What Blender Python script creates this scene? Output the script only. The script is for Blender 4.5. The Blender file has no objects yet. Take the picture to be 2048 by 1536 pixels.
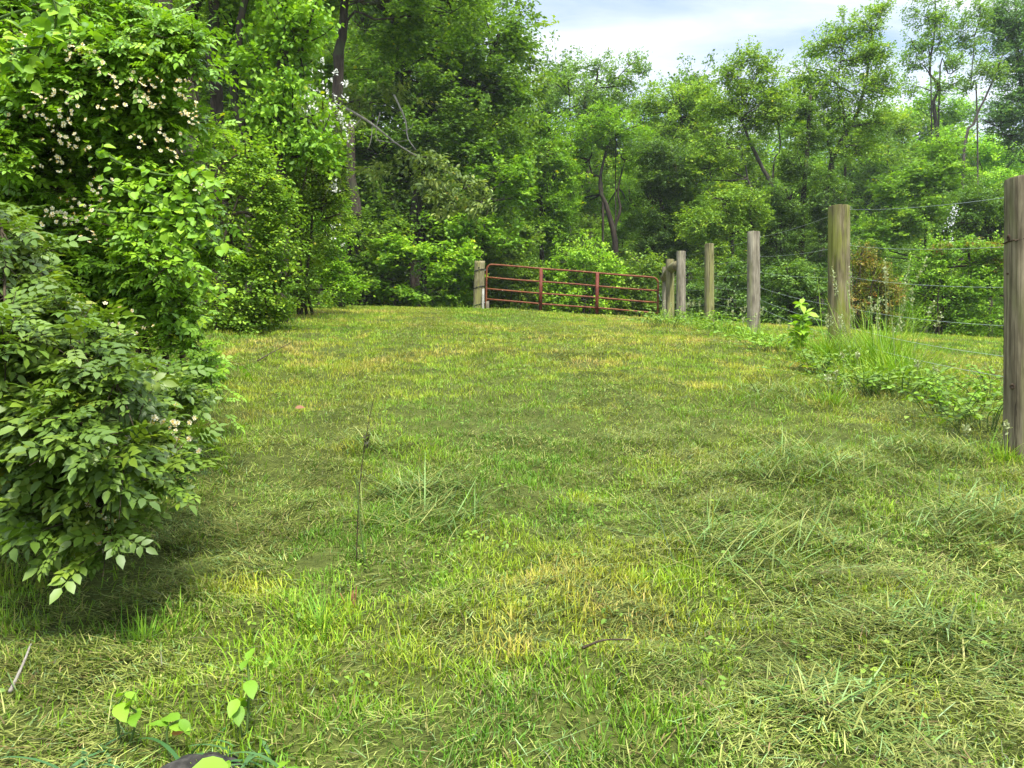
import bpy, math, random
import numpy as np
C = bpy.context.scene
col = C.collection
R = math.radians
rng = np.random.default_rng(7)

# ------------------------------------------------------------------ camera, sky, sun, exposure
F = 1500.0            # focal length in pixels of the 2048 px wide photograph
CZ = 1.0              # camera height
cam = bpy.data.cameras.new('camera'); cam.lens = 36 * F / 2048; cam.sensor_width = 36
cam.clip_start = 0.05; cam.clip_end = 3000
co = bpy.data.objects.new('camera', cam); col.objects.link(co)
co.location = (0, 0, CZ); co.rotation_euler = (R(90), 0, 0)
C.camera = co
C.view_settings.view_transform = 'Standard'; C.view_settings.look = 'None'
C.view_settings.gamma = 1; C.view_settings.exposure = 1.2
C.cycles.max_bounces = 7; C.cycles.diffuse_bounces = 3; C.cycles.transmission_bounces = 3
C.cycles.glossy_bounces = 2; C.cycles.use_denoising = True

SUN_EL, SUN_AZ = 62.0, 160.0        # degrees; azimuth clockwise from +Y
w = bpy.data.worlds.new('World'); C.world = w; w.use_nodes = True
nt = w.node_tree; nt.nodes.clear()
def N(t, typ, **kw):
    n = t.nodes.new(typ)
    for k, v in kw.items():
        if k.startswith('i_'): n.inputs[k[2:]].default_value = v
        else: setattr(n, k, v)
    return n
sky = N(nt, 'ShaderNodeTexSky', sky_type='NISHITA', sun_disc=False, sun_elevation=R(SUN_EL), sun_rotation=R(SUN_AZ))
sky.air_density = 1.0; sky.dust_density = 0.6; sky.ozone_density = 1.2
geo = N(nt, 'ShaderNodeTexCoord')
sep = N(nt, 'ShaderNodeSeparateXYZ'); nt.links.new(geo.outputs['Generated'], sep.inputs[0])
mz = N(nt, 'ShaderNodeMath', operation='MAXIMUM'); nt.links.new(sep.outputs['Z'], mz.inputs[0]); mz.inputs[1].default_value = 0.02
az = N(nt, 'ShaderNodeMath', operation='ADD'); nt.links.new(mz.outputs[0], az.inputs[0]); az.inputs[1].default_value = 0.12
dv = []
for ax in 'XY':
    d = N(nt, 'ShaderNodeMath', operation='DIVIDE'); nt.links.new(sep.outputs[ax], d.inputs[0]); nt.links.new(az.outputs[0], d.inputs[1]); dv.append(d)
cb = N(nt, 'ShaderNodeCombineXYZ'); nt.links.new(dv[0].outputs[0], cb.inputs[0]); nt.links.new(dv[1].outputs[0], cb.inputs[1])
mp = N(nt, 'ShaderNodeMapping'); mp.inputs['Scale'].default_value = (0.45, 1.6, 1); mp.inputs['Rotation'].default_value = (0, 0, R(-9)); mp.inputs['Location'].default_value = (3.3, 1.2, 0)
nt.links.new(cb.outputs[0], mp.inputs[0])
nz = N(nt, 'ShaderNodeTexNoise'); nz.inputs['Scale'].default_value = 2.6; nz.inputs['Detail'].default_value = 7; nz.inputs['Roughness'].default_value = 0.55; nz.inputs['Distortion'].default_value = 0.4
nt.links.new(mp.outputs[0], nz.inputs['Vector'])
cr = N(nt, 'ShaderNodeValToRGB'); cr.color_ramp.elements[0].position = 0.33; cr.color_ramp.elements[1].position = 0.6
cr.color_ramp.elements[0].color = (0.22, 0.22, 0.22, 1); cr.color_ramp.elements[1].color = (0.95, 0.95, 0.95, 1)
nt.links.new(nz.outputs['Fac'], cr.inputs['Fac'])
mx = N(nt, 'ShaderNodeMix', data_type='RGBA'); nt.links.new(cr.outputs['Color'], mx.inputs['Factor'])
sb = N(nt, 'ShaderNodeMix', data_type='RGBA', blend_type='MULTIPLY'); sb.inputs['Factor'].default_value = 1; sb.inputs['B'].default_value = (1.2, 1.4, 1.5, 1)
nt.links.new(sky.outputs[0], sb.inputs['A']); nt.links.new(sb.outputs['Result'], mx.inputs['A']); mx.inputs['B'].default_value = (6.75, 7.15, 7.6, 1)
# veiled sky, its overhead part out of view boosted to add light from above
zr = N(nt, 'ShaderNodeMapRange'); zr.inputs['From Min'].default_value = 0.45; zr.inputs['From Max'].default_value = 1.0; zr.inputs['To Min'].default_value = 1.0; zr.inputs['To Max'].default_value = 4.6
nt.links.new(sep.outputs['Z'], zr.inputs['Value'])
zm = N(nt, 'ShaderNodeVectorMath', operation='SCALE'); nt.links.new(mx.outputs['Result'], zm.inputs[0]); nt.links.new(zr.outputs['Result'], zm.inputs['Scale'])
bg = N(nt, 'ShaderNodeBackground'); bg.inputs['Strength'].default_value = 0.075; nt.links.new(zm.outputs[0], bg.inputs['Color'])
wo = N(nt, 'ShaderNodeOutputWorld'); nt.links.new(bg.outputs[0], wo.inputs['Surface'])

sl = bpy.data.lights.new('sun', 'SUN'); sl.energy = 4.0; sl.angle = R(6); sl.color = (1.0, 0.96, 0.88)
so = bpy.data.objects.new('sun', sl); col.objects.link(so)
so.rotation_euler = (R(90 - SUN_EL), 0, R(180 - SUN_AZ))
so.location = (0, 0, 30)

# ------------------------------------------------------------------ helpers
def tag(o, label=None, cat=None, group=None, kind=None):
    if label: o['label'] = label
    if cat: o['category'] = cat
    if group: o['group'] = group
    if kind: o['kind'] = kind
    return o
def empty(name, loc, label, cat, group=None):
    o = bpy.data.objects.new(name, None); col.objects.link(o); o.location = loc; o.empty_display_size = 0.2
    return tag(o, label, cat, group)

class MB:
    """collects triangles/quads as arrays and links them as one mesh object"""
    def __init__(s): s.v = []; s.f = []; s.c = []; s.n = 0
    def add(s, v, f, c=None):
        v = np.asarray(v, np.float32).reshape(-1, 3); f = np.asarray(f, np.int64)
        s.v.append(v); s.f.append(f + s.n); s.n += len(v)
        if c is not None: s.c.append(np.broadcast_to(np.asarray(c, np.float32), (len(v), 3)))
        return s
    def mesh(s, name, mat, smooth=False, origin=(0, 0, 0)):
        me = bpy.data.meshes.new(name)
        v = np.concatenate(s.v) - np.asarray(origin, np.float32)
        loops = []; starts = []; tot = 0
        for f in s.f:
            if len(f) == 0: continue
            k = f.shape[1]; loops.append(f.ravel()); starts.append(tot + np.arange(len(f)) * k); tot += f.size
        loops = np.concatenate(loops).astype(np.int32); starts = np.concatenate(starts).astype(np.int32)
        me.vertices.add(len(v)); me.vertices.foreach_set('co', v.astype(np.float32).ravel())
        me.loops.add(len(loops)); me.loops.foreach_set('vertex_index', loops)
        me.polygons.add(len(starts)); me.polygons.foreach_set('loop_start', starts)
        if smooth: me.polygons.foreach_set('use_smooth', np.ones(len(starts), bool))
        me.update(calc_edges=True)
        if s.c:
            c = np.concatenate(s.c)
            a = me.attributes.new('tint', 'FLOAT_COLOR', 'POINT')
            a.data.foreach_set('color', np.concatenate([c, np.ones((len(c), 1), np.float32)], 1).astype(np.float32).ravel())
        me.materials.append(mat)
        return me
    def build(s, name, mat, parent=None, smooth=False, origin=(0, 0, 0)):
        o = bpy.data.objects.new(name, s.mesh(name, mat, smooth, origin)); col.objects.link(o)
        if parent: o.parent = parent
        return o

def unit(a): return a / np.maximum(np.linalg.norm(a, axis=-1, keepdims=True), 1e-9)

def tube_arrays(pts, rad, seg=8, cap=True, jit=0.0, rs=None):
    pts = np.asarray(pts, float); n = len(pts); rad = np.broadcast_to(np.asarray(rad, float), (n,))
    t = unit(np.gradient(pts, axis=0)); ref = np.array([0, 0, 1.0]) if abs(t[:, 2]).mean() < 0.9 else np.array([1.0, 0, 0])
    a = unit(np.cross(t, ref)); b = np.cross(t, a)
    th = np.arange(seg) / seg * 2 * np.pi
    rr = rad[:, None] * (1 + (jit * (rs or rng).standard_normal((n, seg)) if jit else 0))
    v = pts[:, None] + rr[..., None] * (np.cos(th)[None, :, None] * a[:, None] + np.sin(th)[None, :, None] * b[:, None])
    v = v.reshape(-1, 3); i = np.arange(n - 1)[:, None] * seg + np.arange(seg)[None]; j = np.arange(n - 1)[:, None] * seg + (np.arange(seg)[None] + 1) % seg
    f = np.stack([i, j, j + seg, i + seg], -1).reshape(-1, 4)
    if cap:
        v = np.concatenate([v, pts[:1], pts[-1:]]); k = np.arange(seg); k2 = (k + 1) % seg
        ft = np.concatenate([np.stack([k2, k, np.full(seg, n * seg)], -1), np.stack([k + (n - 1) * seg, k2 + (n - 1) * seg, np.full(seg, n * seg + 1)], -1)])
        return v, f, ft
    return v, f, None
def tube(mb, pts, rad, seg=8, cap=True, c=None, jit=0.0):
    v, f, ft = tube_arrays(pts, rad, seg, cap, jit); base = mb.n
    mb.add(v, f, c)
    if ft is not None: mb.f.append(ft + base)
def tubes_many(mb, A, M, B, r0, r1, seg=4):
    """many thin 3-point tubes at once; A,M,B: (K,3)"""
    K = len(A)
    if K == 0: return
    P = np.stack([A, (A + 2 * M + B) / 4, B], 1); t = unit(P[:, 2] - P[:, 0] + 1e-6)
    ref = np.where(np.abs(t[:, 2:3]) > 0.9, np.array([[1.0, 0, 0]]), np.array([[0, 0, 1.0]]))
    a = unit(np.cross(t, ref)); b = np.cross(t, a); th = np.arange(seg) / seg * 2 * np.pi
    rr = np.stack([r0, (r0 + r1) / 2, r1], 1)
    v = P[:, :, None] + rr[..., None, None] * (np.cos(th)[None, None, :, None] * a[:, None, None] + np.sin(th)[None, None, :, None] * b[:, None, None])
    i = np.arange(2)[:, None] * seg + np.arange(seg)[None]; j = np.arange(2)[:, None] * seg + (np.arange(seg)[None] + 1) % seg
    f = np.stack([i, j, j + seg, i + seg], -1).reshape(-1, 4)
    mb.add(v.reshape(-1, 3), (f[None] + (np.arange(K) * 3 * seg)[:, None, None]).reshape(-1, 4))
def bez(pts, n):
    """smooth curve through points"""
    pts = np.asarray(pts, float); k = len(pts)
    if k < 3: return pts[0] + (pts[-1] - pts[0]) * np.linspace(0, 1, n)[:, None]
    P = np.concatenate([2 * pts[:1] - pts[1:2], pts, 2 * pts[-1:] - pts[-2:-1]])
    u = np.linspace(0, k - 1 - 1e-6, n); i = u.astype(int); t = (u - i)[:, None]
    a, b, c, d = P[i], P[i + 1], P[i + 2], P[i + 3]
    return 0.5 * (2 * b + (c - a) * t + (2 * a - 5 * b + 4 * c - d) * t ** 2 + (3 * b - a - 3 * c + d) * t ** 3)

def vnoise(x, y, s, seed=0):
    x = np.asarray(x) / s; y = np.asarray(y) / s; xi = np.floor(x); yi = np.floor(y); fx = x - xi; fy = y - yi
    fx = fx * fx * (3 - 2 * fx); fy = fy * fy * (3 - 2 * fy)
    def h(a, b):
        q = np.sin(a * 127.1 + b * 311.7 + seed * 74.7) * 43758.5453; return q - np.floor(q)
    return (h(xi, yi) * (1 - fx) + h(xi + 1, yi) * fx) * (1 - fy) + (h(xi, yi + 1) * (1 - fx) + h(xi + 1, yi + 1) * fx) * fy
def fbm(x, y, s, seed=0, o=3):
    r = 0; a = 1; t = 0
    for k in range(o): r = r + a * vnoise(x, y, s / 2 ** k, seed + k * 13); t += a; a *= 0.55
    return r / t

# terrain ---------------------------------------------------------
_yk = [-60, 0, 3.8, 7.6, 11, 13.2, 16, 18, 19.5, 21, 22.5, 25, 30, 45, 62, 110, 160, 400]
_zk = [-5, -1.0, -.32, .40, .92, 1.22, 1.56, 1.75, 1.87, 1.99, 1.97, 1.75, 1.3, .3, .3, 20, 40, 60]
_yt = np.linspace(-60, 400, 4601); _zt = np.interp(_yt, _yk, _zk)
_ker = np.ones(15) / 15; _zt = np.convolve(np.pad(_zt, 7, mode='edge'), _ker, 'valid')
def G(x, y, fine=True):
    x = np.asarray(x, float); y = np.asarray(y, float)
    z = np.interp(y, _yt, _zt)
    s = np.clip(y, 0, 30) / 21.0
    z = z + s * np.where(x < 0, -0.03 * x, -0.078 * np.minimum(x, 30))
    z = z - 0.02 * np.clip(x - 7, 0, 12)
    if fine:
        k = np.clip((60 - y) / 40, 0, 1)
        z = z + k * (0.05 * (fbm(x, y, 1.3, 3) - 0.5) + 0.045 * (vnoise(x, y, 0.35, 5) - 0.5) + 0.050 * (vnoise(x, y, 0.13, 6) - 0.5) * np.clip((14 - y) / 6, 0, 1))
    return z + CZ
def W(px, py, D): return np.array([(px - 1024) / F * D, D, CZ + (768 - py) / F * D])
def on_ground(px, py):
    """point of the terrain seen at that pixel of the photograph"""
    d = np.linspace(1.0, 60, 6000); z = CZ + (768 - py) / F * d; g = G((px - 1024) / F * d, d, False)
    i = np.argmax(z <= g) if (z <= g).any() else len(d) - 1
    return float((px - 1024) / F * d[i]), float(d[i])

# ------------------------------------------------------------------ materials
def mat(name):
    m = bpy.data.materials.new(name); m.use_nodes = True; t = m.node_tree; t.nodes.clear(); return m, t
def leaf_mat(name, transl=0.35, rough=0.55, spec=0.28, tint=(1.25, 1.25, 0.5)):
    m, t = mat(name); at = N(t, 'ShaderNodeAttribute', attribute_name='tint')
    p = N(t, 'ShaderNodeBsdfPrincipled'); p.inputs['Roughness'].default_value = rough; p.inputs['Specular IOR Level'].default_value = spec
    t.links.new(at.outputs['Color'], p.inputs['Base Color'])
    tr = N(t, 'ShaderNodeBsdfTranslucent'); ml = N(t, 'ShaderNodeMix', data_type='RGBA', blend_type='MULTIPLY'); ml.inputs['Factor'].default_value = 1
    t.links.new(at.outputs['Color'], ml.inputs['A']); ml.inputs['B'].default_value = (*tint, 1); t.links.new(ml.outputs['Result'], tr.inputs['Color'])
    ms = N(t, 'ShaderNodeMixShader'); ms.inputs[0].default_value = transl
    t.links.new(p.outputs[0], ms.inputs[1]); t.links.new(tr.outputs[0], ms.inputs[2])
    o = N(t, 'ShaderNodeOutputMaterial'); t.links.new(ms.outputs[0], o.inputs['Surface']); return m
M_leaf = leaf_mat('foliage')
M_gloss = leaf_mat('glossy_foliage', 0.3, 0.45, 0.35)
M_grass = leaf_mat('grass_blades', 0.25, 0.55, 0.2, (1.2, 1.2, 0.5))
M_petal = leaf_mat('petals', 0.3, 0.6, 0.2, (1, 1, 1))

def bark_mat(name, c1, c2, sc=8.0, moss=None):
    m, t = mat(name); tc = N(t, 'ShaderNodeTexCoord'); mp = N(t, 'ShaderNodeMapping'); mp.inputs['Scale'].default_value = (1, 1, 0.22)
    t.links.new(tc.outputs['Object'], mp.inputs[0])
    n1 = N(t, 'ShaderNodeTexNoise'); n1.inputs['Scale'].default_value = sc; n1.inputs['Detail'].default_value = 8; n1.inputs['Roughness'].default_value = 0.7
    t.links.new(mp.outputs[0], n1.inputs['Vector'])
    r = N(t, 'ShaderNodeValToRGB'); r.color_ramp.elements[0].position = 0.35; r.color_ramp.elements[1].position = 0.68
    r.color_ramp.elements[0].color = (*c1, 1); r.color_ramp.elements[1].color = (*c2, 1); t.links.new(n1.outputs['Fac'], r.inputs[0])
    p = N(t, 'ShaderNodeBsdfPrincipled'); p.inputs['Roughness'].default_value = 0.95; p.inputs['Specular IOR Level'].default_value = 0.08; outc = r.outputs['Color']
    if moss:
        n2 = N(t, 'ShaderNodeTexNoise'); n2.inputs['Scale'].default_value = 2.2; n2.inputs['Detail'].default_value = 4; t.links.new(tc.outputs['Object'], n2.inputs['Vector'])
        r2 = N(t, 'ShaderNodeValToRGB'); r2.color_ramp.elements[0].position = 0.5; r2.color_ramp.elements[1].position = 0.7; t.links.new(n2.outputs['Fac'], r2.inputs[0])
        mm = N(t, 'ShaderNodeMix', data_type='RGBA'); t.links.new(r2.outputs['Color'], mm.inputs['Factor']); t.links.new(outc, mm.inputs['A']); mm.inputs['B'].default_value = (*moss, 1); outc = mm.outputs['Result']
    t.links.new(outc, p.inputs['Base Color'])
    b = N(t, 'ShaderNodeBump'); b.inputs['Strength'].default_value = 0.8; b.inputs['Distance'].default_value = 0.02; t.links.new(n1.outputs['Fac'], b.inputs['Height']); t.links.new(b.outputs[0], p.inputs['Normal'])
    o = N(t, 'ShaderNodeOutputMaterial'); t.links.new(p.outputs[0], o.inputs['Surface']); return m
M_bark = bark_mat('dark_bark', (0.018, 0.014, 0.011), (0.075, 0.06, 0.045), moss=(0.05, 0.06, 0.03))
M_bark2 = bark_mat('grey_bark', (0.03, 0.026, 0.02), (0.10, 0.088, 0.07), 14)
M_dead = bark_mat('dead_wood', (0.16, 0.14, 0.11), (0.36, 0.33, 0.28), 20)
M_cane = bark_mat('brown_cane', (0.03, 0.022, 0.014), (0.09, 0.07, 0.045), 20)
M_stem = bark_mat('green_stem', (0.05, 0.09, 0.02), (0.12, 0.18, 0.05), 20)

def post_mat(name, dark, light, moss, moss_at=0.5, seed=0.0):
    m, t = mat(name); tc = N(t, 'ShaderNodeTexCoord')
    def mapped(scale):
        mp = N(t, 'ShaderNodeMapping'); mp.inputs['Scale'].default_value = scale; mp.inputs['Location'].default_value = (seed, seed * 2, seed * 3); t.links.new(tc.outputs['Object'], mp.inputs[0]); return mp
    def noise(scale, sc, det=6, rough=0.6):
        n = N(t, 'ShaderNodeTexNoise'); n.inputs['Scale'].default_value = sc; n.inputs['Detail'].default_value = det; n.inputs['Roughness'].default_value = rough
        t.links.new(mapped(scale).outputs[0], n.inputs['Vector']); return n
    grain = noise((1, 1, 0.035), 75); blot = noise((1, 1, 0.3), 9, 5); mos = noise((1, 1, 0.16), 7, 3)
    r = N(t, 'ShaderNodeValToRGB'); r.color_ramp.elements[0].position = 0.33; r.color_ramp.elements[1].position = 0.62
    r.color_ramp.elements[0].color = (*dark, 1); r.color_ramp.elements[1].color = (*light, 1); t.links.new(grain.outputs['Fac'], r.inputs[0])
    r1 = N(t, 'ShaderNodeValToRGB'); r1.color_ramp.elements[0].position = 0.35; r1.color_ramp.elements[1].position = 0.65
    r1.color_ramp.elements[0].color = (0.5, 0.47, 0.43, 1); r1.color_ramp.elements[1].color = (1.15, 1.12, 1.05, 1); t.links.new(blot.outputs['Fac'], r1.inputs[0])
    ml = N(t, 'ShaderNodeMix', data_type='RGBA', blend_type='MULTIPLY'); ml.inputs['Factor'].default_value = 1; t.links.new(r.outputs[0], ml.inputs['A']); t.links.new(r1.outputs[0], ml.inputs['B'])
    ck = noise((1, 1, 0.012), 26, 2, 0.4); rc = N(t, 'ShaderNodeValToRGB'); e = rc.color_ramp.elements; e[0].position = 0.485; e[0].color = (1, 1, 1, 1); e[1].position = 0.515; e[1].color = (1, 1, 1, 1)
    e2 = e.new(0.5); e2.color = (0.22, 0.2, 0.18, 1); t.links.new(ck.outputs['Fac'], rc.inputs[0])
    mc = N(t, 'ShaderNodeMix', data_type='RGBA', blend_type='MULTIPLY'); mc.inputs['Factor'].default_value = 0.85
    r2 = N(t, 'ShaderNodeValToRGB'); r2.color_ramp.elements[0].position = moss_at; r2.color_ramp.elements[1].position = moss_at + 0.13; t.links.new(mos.outputs['Fac'], r2.inputs[0])
    r2.color_ramp.elements[1].color = (0.75, 0.75, 0.75, 1)
    mm = N(t, 'ShaderNodeMix', data_type='RGBA'); t.links.new(r2.outputs[0], mm.inputs['Factor']); t.links.new(ml.outputs['Result'], mm.inputs['A']); mm.inputs['B'].default_value = (*moss, 1)
    p = N(t, 'ShaderNodeBsdfPrincipled'); p.inputs['Roughness'].default_value = 0.9; p.inputs['Specular IOR Level'].default_value = 0.15; t.links.new(mm.outputs['Result'], mc.inputs['A']); t.links.new(rc.outputs[0], mc.inputs['B']); t.links.new(mc.outputs['Result'], p.inputs['Base Color'])
    b = N(t, 'ShaderNodeBump'); b.inputs['Strength'].default_value = 0.7; b.inputs['Distance'].default_value = 0.006; t.links.new(grain.outputs['Fac'], b.inputs['Height']); t.links.new(b.outputs[0], p.inputs['Normal'])
    o = N(t, 'ShaderNodeOutputMaterial'); t.links.new(p.outputs[0], o.inputs['Surface']); return m
M_p1 = post_mat('weathered_brown_post', (0.065, 0.052, 0.032), (0.215, 0.185, 0.125), (0.13, 0.14, 0.05), 0.52, 1.3)
M_p2 = post_mat('mossy_post', (0.075, 0.065, 0.033), (0.22, 0.195, 0.115), (0.155, 0.17, 0.025), 0.44, 4.1)
M_p3 = post_mat('grey_post', (0.11, 0.098, 0.075), (0.30, 0.275, 0.215), (0.2, 0.2, 0.09), 0.6, 7.7)
M_p4 = post_mat('olive_post', (0.09, 0.08, 0.04), (0.27, 0.25, 0.145), (0.2, 0.2, 0.06), 0.5, 9.2)
M_cut = post_mat('end_grain', (0.20, 0.17, 0.10), (0.40, 0.36, 0.24), (0.3, 0.3, 0.12), 0.6, 2.0)

def plain(name, c, rough=0.5, metal=0.0, nz=None, bump=0.0):
    m, t = mat(name); p = N(t, 'ShaderNodeBsdfPrincipled'); p.inputs['Roughness'].default_value = rough; p.inputs['Metallic'].default_value = metal; p.inputs['Specular IOR Level'].default_value = 0.2
    n = N(t, 'ShaderNodeTexNoise'); n.inputs['Scale'].default_value = nz[0] if nz else 30; n.inputs['Detail'].default_value = 6
    tc = N(t, 'ShaderNodeTexCoord'); t.links.new(tc.outputs['Object'], n.inputs['Vector'])
    r = N(t, 'ShaderNodeValToRGB'); r.color_ramp.elements[0].position = 0.35; r.color_ramp.elements[1].position = 0.65
    c2 = nz[1] if nz else tuple(min(1, x * 1.25) for x in c)
    r.color_ramp.elements[0].color = (*c, 1); r.color_ramp.elements[1].color = (*c2, 1); t.links.new(n.outputs['Fac'], r.inputs[0]); t.links.new(r.outputs[0], p.inputs['Base Color'])
    if bump:
        b = N(t, 'ShaderNodeBump'); b.inputs['Strength'].default_value = bump; b.inputs['Distance'].default_value = 0.01; t.links.new(n.outputs['Fac'], b.inputs['Height']); t.links.new(b.outputs[0], p.inputs['Normal'])
    o = N(t, 'ShaderNodeOutputMaterial'); t.links.new(p.outputs[0], o.inputs['Surface']); return m
M_gate = plain('rusty_red_paint', (0.10, 0.022, 0.008), 0.65, 0, (9, (0.18, 0.065, 0.022)), 0.2)
M_gate2 = plain('dark_red_paint', (0.08, 0.014, 0.007), 0.65, 0, (12, (0.13, 0.032, 0.015)), 0.2)
M_steel = plain('galvanised', (0.32, 0.36, 0.34), 0.45, 0.6, (40, (0.5, 0.55, 0.52)))
M_black = plain('black_wire', (0.015, 0.015, 0.015), 0.6)
M_white = plain('white_board', (0.26, 0.25, 0.2), 0.9, 0, (14, (0.4, 0.39, 0.34)), 0.3)
M_rock = plain('dark_rock', (0.012, 0.011, 0.009), 0.95, 0, (30, (0.05, 0.046, 0.038)), 1.0)
M_knot = plain('knot_wood', (0.03, 0.02, 0.012), 0.9, 0, (60, (0.09, 0.06, 0.035)), 0.5)

# ground
m, t = mat('soil_and_thatch'); tc = N(t, 'ShaderNodeTexCoord')
n1 = N(t, 'ShaderNodeTexNoise'); n1.inputs['Scale'].default_value = 9; n1.inputs['Detail'].default_value = 12; n1.inputs['Roughness'].default_value = 0.8
n2 = N(t, 'ShaderNodeTexNoise'); n2.inputs['Scale'].default_value = 90; n2.inputs['Detail'].default_value = 6
t.links.new(tc.outputs['Object'], n1.inputs['Vector']); t.links.new(tc.outputs['Object'], n2.inputs['Vector'])
r = N(t, 'ShaderNodeValToRGB'); r.color_ramp.elements[0].position = 0.3; r.color_ramp.elements[1].position = 0.72
r.color_ramp.elements[0].color = (0.026, 0.034, 0.008, 1); r.color_ramp.elements[1].color = (0.10, 0.125, 0.028, 1)
t.links.new(n1.outputs['Fac'], r.inputs[0])
r2 = N(t, 'ShaderNodeValToRGB'); r2.color_ramp.elements[0].color = (0.5, 0.5, 0.5, 1); r2.color_ramp.elements[1].color = (1.4, 1.35, 1.2, 1); t.links.new(n2.outputs['Fac'], r2.inputs[0])
ml = N(t, 'ShaderNodeMix', data_type='RGBA', blend_type='MULTIPLY'); ml.inputs['Factor'].default_value = 1; t.links.new(r.outputs[0], ml.inputs['A']); t.links.new(r2.outputs[0], ml.inputs['B'])
p = N(t, 'ShaderNodeBsdfPrincipled'); p.inputs['Roughness'].default_value = 1; p.inputs['Specular IOR Level'].default_value = 0.1; t.links.new(ml.outputs['Result'], p.inputs['Base Color'])
b = N(t, 'ShaderNodeBump'); b.inputs['Strength'].default_value = 0.8; b.inputs['Distance'].default_value = 0.02; t.links.new(n2.outputs['Fac'], b.inputs['Height']); t.links.new(b.outputs[0], p.inputs['Normal'])
o = N(t, 'ShaderNodeOutputMaterial'); t.links.new(p.outputs[0], o.inputs['Surface']); M_soil = m

def spaced(a, c, b, n, k):
    u = np.linspace(-1, 1, n); s = np.sinh(k * u) / math.sinh(k); return np.where(s < 0, c + s * (c - a), c + s * (b - c))
gx = spaced(-400, 0, 400, 520, 7.0); gy = spaced(-60, 3, 900, 620, 6.6)
X, Y = np.meshgrid(gx, gy); Z = G(X, Y)
nx, ny = len(gx), len(gy); i = (np.arange(ny - 1)[:, None] * nx + np.arange(nx - 1)[None])
mb = MB(); mb.add(np.stack([X, Y, Z], -1), np.stack([i, i + 1, i + nx + 1, i + nx], -1).reshape(-1, 4))
g = mb.build('ground', M_soil, smooth=True); tag(g, 'rising grassy ground under the mown strip, field and wood', kind='structure')

# ------------------------------------------------------------------ grass
def blade_arrays(P, azm, lean, curve, L, wd, S, c0, c1, face=None):
    n = len(P); ts = np.linspace(0, 1, S + 1); th = lean[:, None] + curve[:, None] * ts[None]
    dx = np.sin(th); dz = np.cos(th); hx = np.concatenate([np.zeros((n, 1)), np.cumsum((dx[:, :-1] + dx[:, 1:]) / 2, 1)], 1) / S * L[:, None]
    hz = np.concatenate([np.zeros((n, 1)), np.cumsum((dz[:, :-1] + dz[:, 1:]) / 2, 1)], 1) / S * L[:, None]
    ca, sa = np.cos(azm)[:, None], np.sin(azm)[:, None]
    cen = P[:, None] + np.stack([hx * ca, hx * sa, hz], -1)
    f = azm + np.pi / 2 + (rng.normal(0, 0.6, n) if face is None else face)
    prof = np.array([0.8, 1.0, 0.9, 0.75, 0.5, 0.15])[np.round(np.linspace(0, 5, S + 1)).astype(int)] if S > 3 else np.array([0.8, 1.0, 0.85, 0.4]) if S == 3 else np.array([0.9, 0.9, 0.3])[:S + 1] if S == 2 else np.array([1, 0.25])
    wv = np.stack([np.cos(f), np.sin(f), np.zeros(n)], -1)[:, None] * (wd[:, None] * prof[None])[..., None] / 2
    v = np.stack([cen - wv, cen + wv], 2).reshape(n, -1, 3)
    q = np.arange(S) * 2; fq = np.stack([q, q + 1, q + 3, q + 2], -1)
    fa = (fq[None] + (np.arange(n) * 2 * (S + 1))[:, None, None]).reshape(-1, 4)
    cc = c0[:, None] * (1 - ts)[None, :, None] + c1[:, None] * ts[None, :, None]
    return v.reshape(-1, 3), fa, np.repeat(cc, 2, axis=1).reshape(-1, 3)
def blades(mb, *a, **k): mb.add(*blade_arrays(*a, **k))

def hedge_x(y): return np.interp(y, [0, 2.4, 3, 5, 7.2, 11, 19, 24], [-1.9, -1.6, -1.45, -2.2, -2.9, -4.0, -5.2, -6.2])
def sample_area(rings, margin=1.3, xmax=19):
    out = []; dd = []
    for d0, d1, dens in rings:
        half = 0.70 * d1 + margin; n = int(dens * 2 * half * (d1 - d0)); x = rng.uniform(-half, half, n); y = rng.uniform(d0, d1, n)
        k = (np.abs(x) < 0.70 * y + margin) & (x > hedge_x(y) - 0.35 - 0.06 * y - np.where(y < 3.2, 1.2, 0)) & (x < xmax) & ((y < 22.6) | (x > 5))
        out.append(np.stack([x[k], y[k]], 1)); dd.append(np.full(k.sum(), dens))
    return np.concatenate(out)
def pal(a, keys):
    """piecewise linear palette; a in 0..1"""
    ks = np.linspace(0, 1, len(keys)); keys = np.array(keys); return np.stack([np.interp(a, ks, keys[:, i]) for i in range(3)], -1)

def clip_amount(x, y):
    """how much cut grass lies at a place: drifts along the mowing direction plus patches"""
    u = x + 0.02 * y
    band = 0.55 * fbm(u, y * 0.16, 0.55, 21) + 0.45 * fbm(x, y, 0.8, 31)
    rows = np.exp(-((u + 0.85 + 0.018 * y) / 0.2) ** 2) * 0.24 - np.exp(-((u + 0.45 + 0.01 * y) / 0.2) ** 2) * 0.08 - np.exp(-((u + 1.4 + 0.02 * y) / 0.25) ** 2) * 0.08 + np.exp(-((u - 0.75) / 0.5) ** 2) * 0.12 + np.exp(-((u - 2.35 - 0.01 * y) / 0.4) ** 2) * 0.12
    near = 0.08 * np.clip((x - 0.1) / 1.5, 0, 1) * np.clip((7 - y) / 4, 0, 1)
    return band + rows + near
def hole(x, y): return np.clip((5.5 - y) / 2, 0, 1) * np.clip((fbm(x, y, 0.30, 131, 2) - 0.62) * 7, 0, 1) * np.clip((vnoise(x, y, 0.9, 133) - .3) * 3, 0, 1)
def straw_amount(x, y): return fbm(x * 0.8, y, 0.5, 41, 3) * 0.55 + fbm(x, y, 2.2, 47, 2) * 0.45 + 0.05 * np.clip(x / 2, -1, 1) + 0.02

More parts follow.
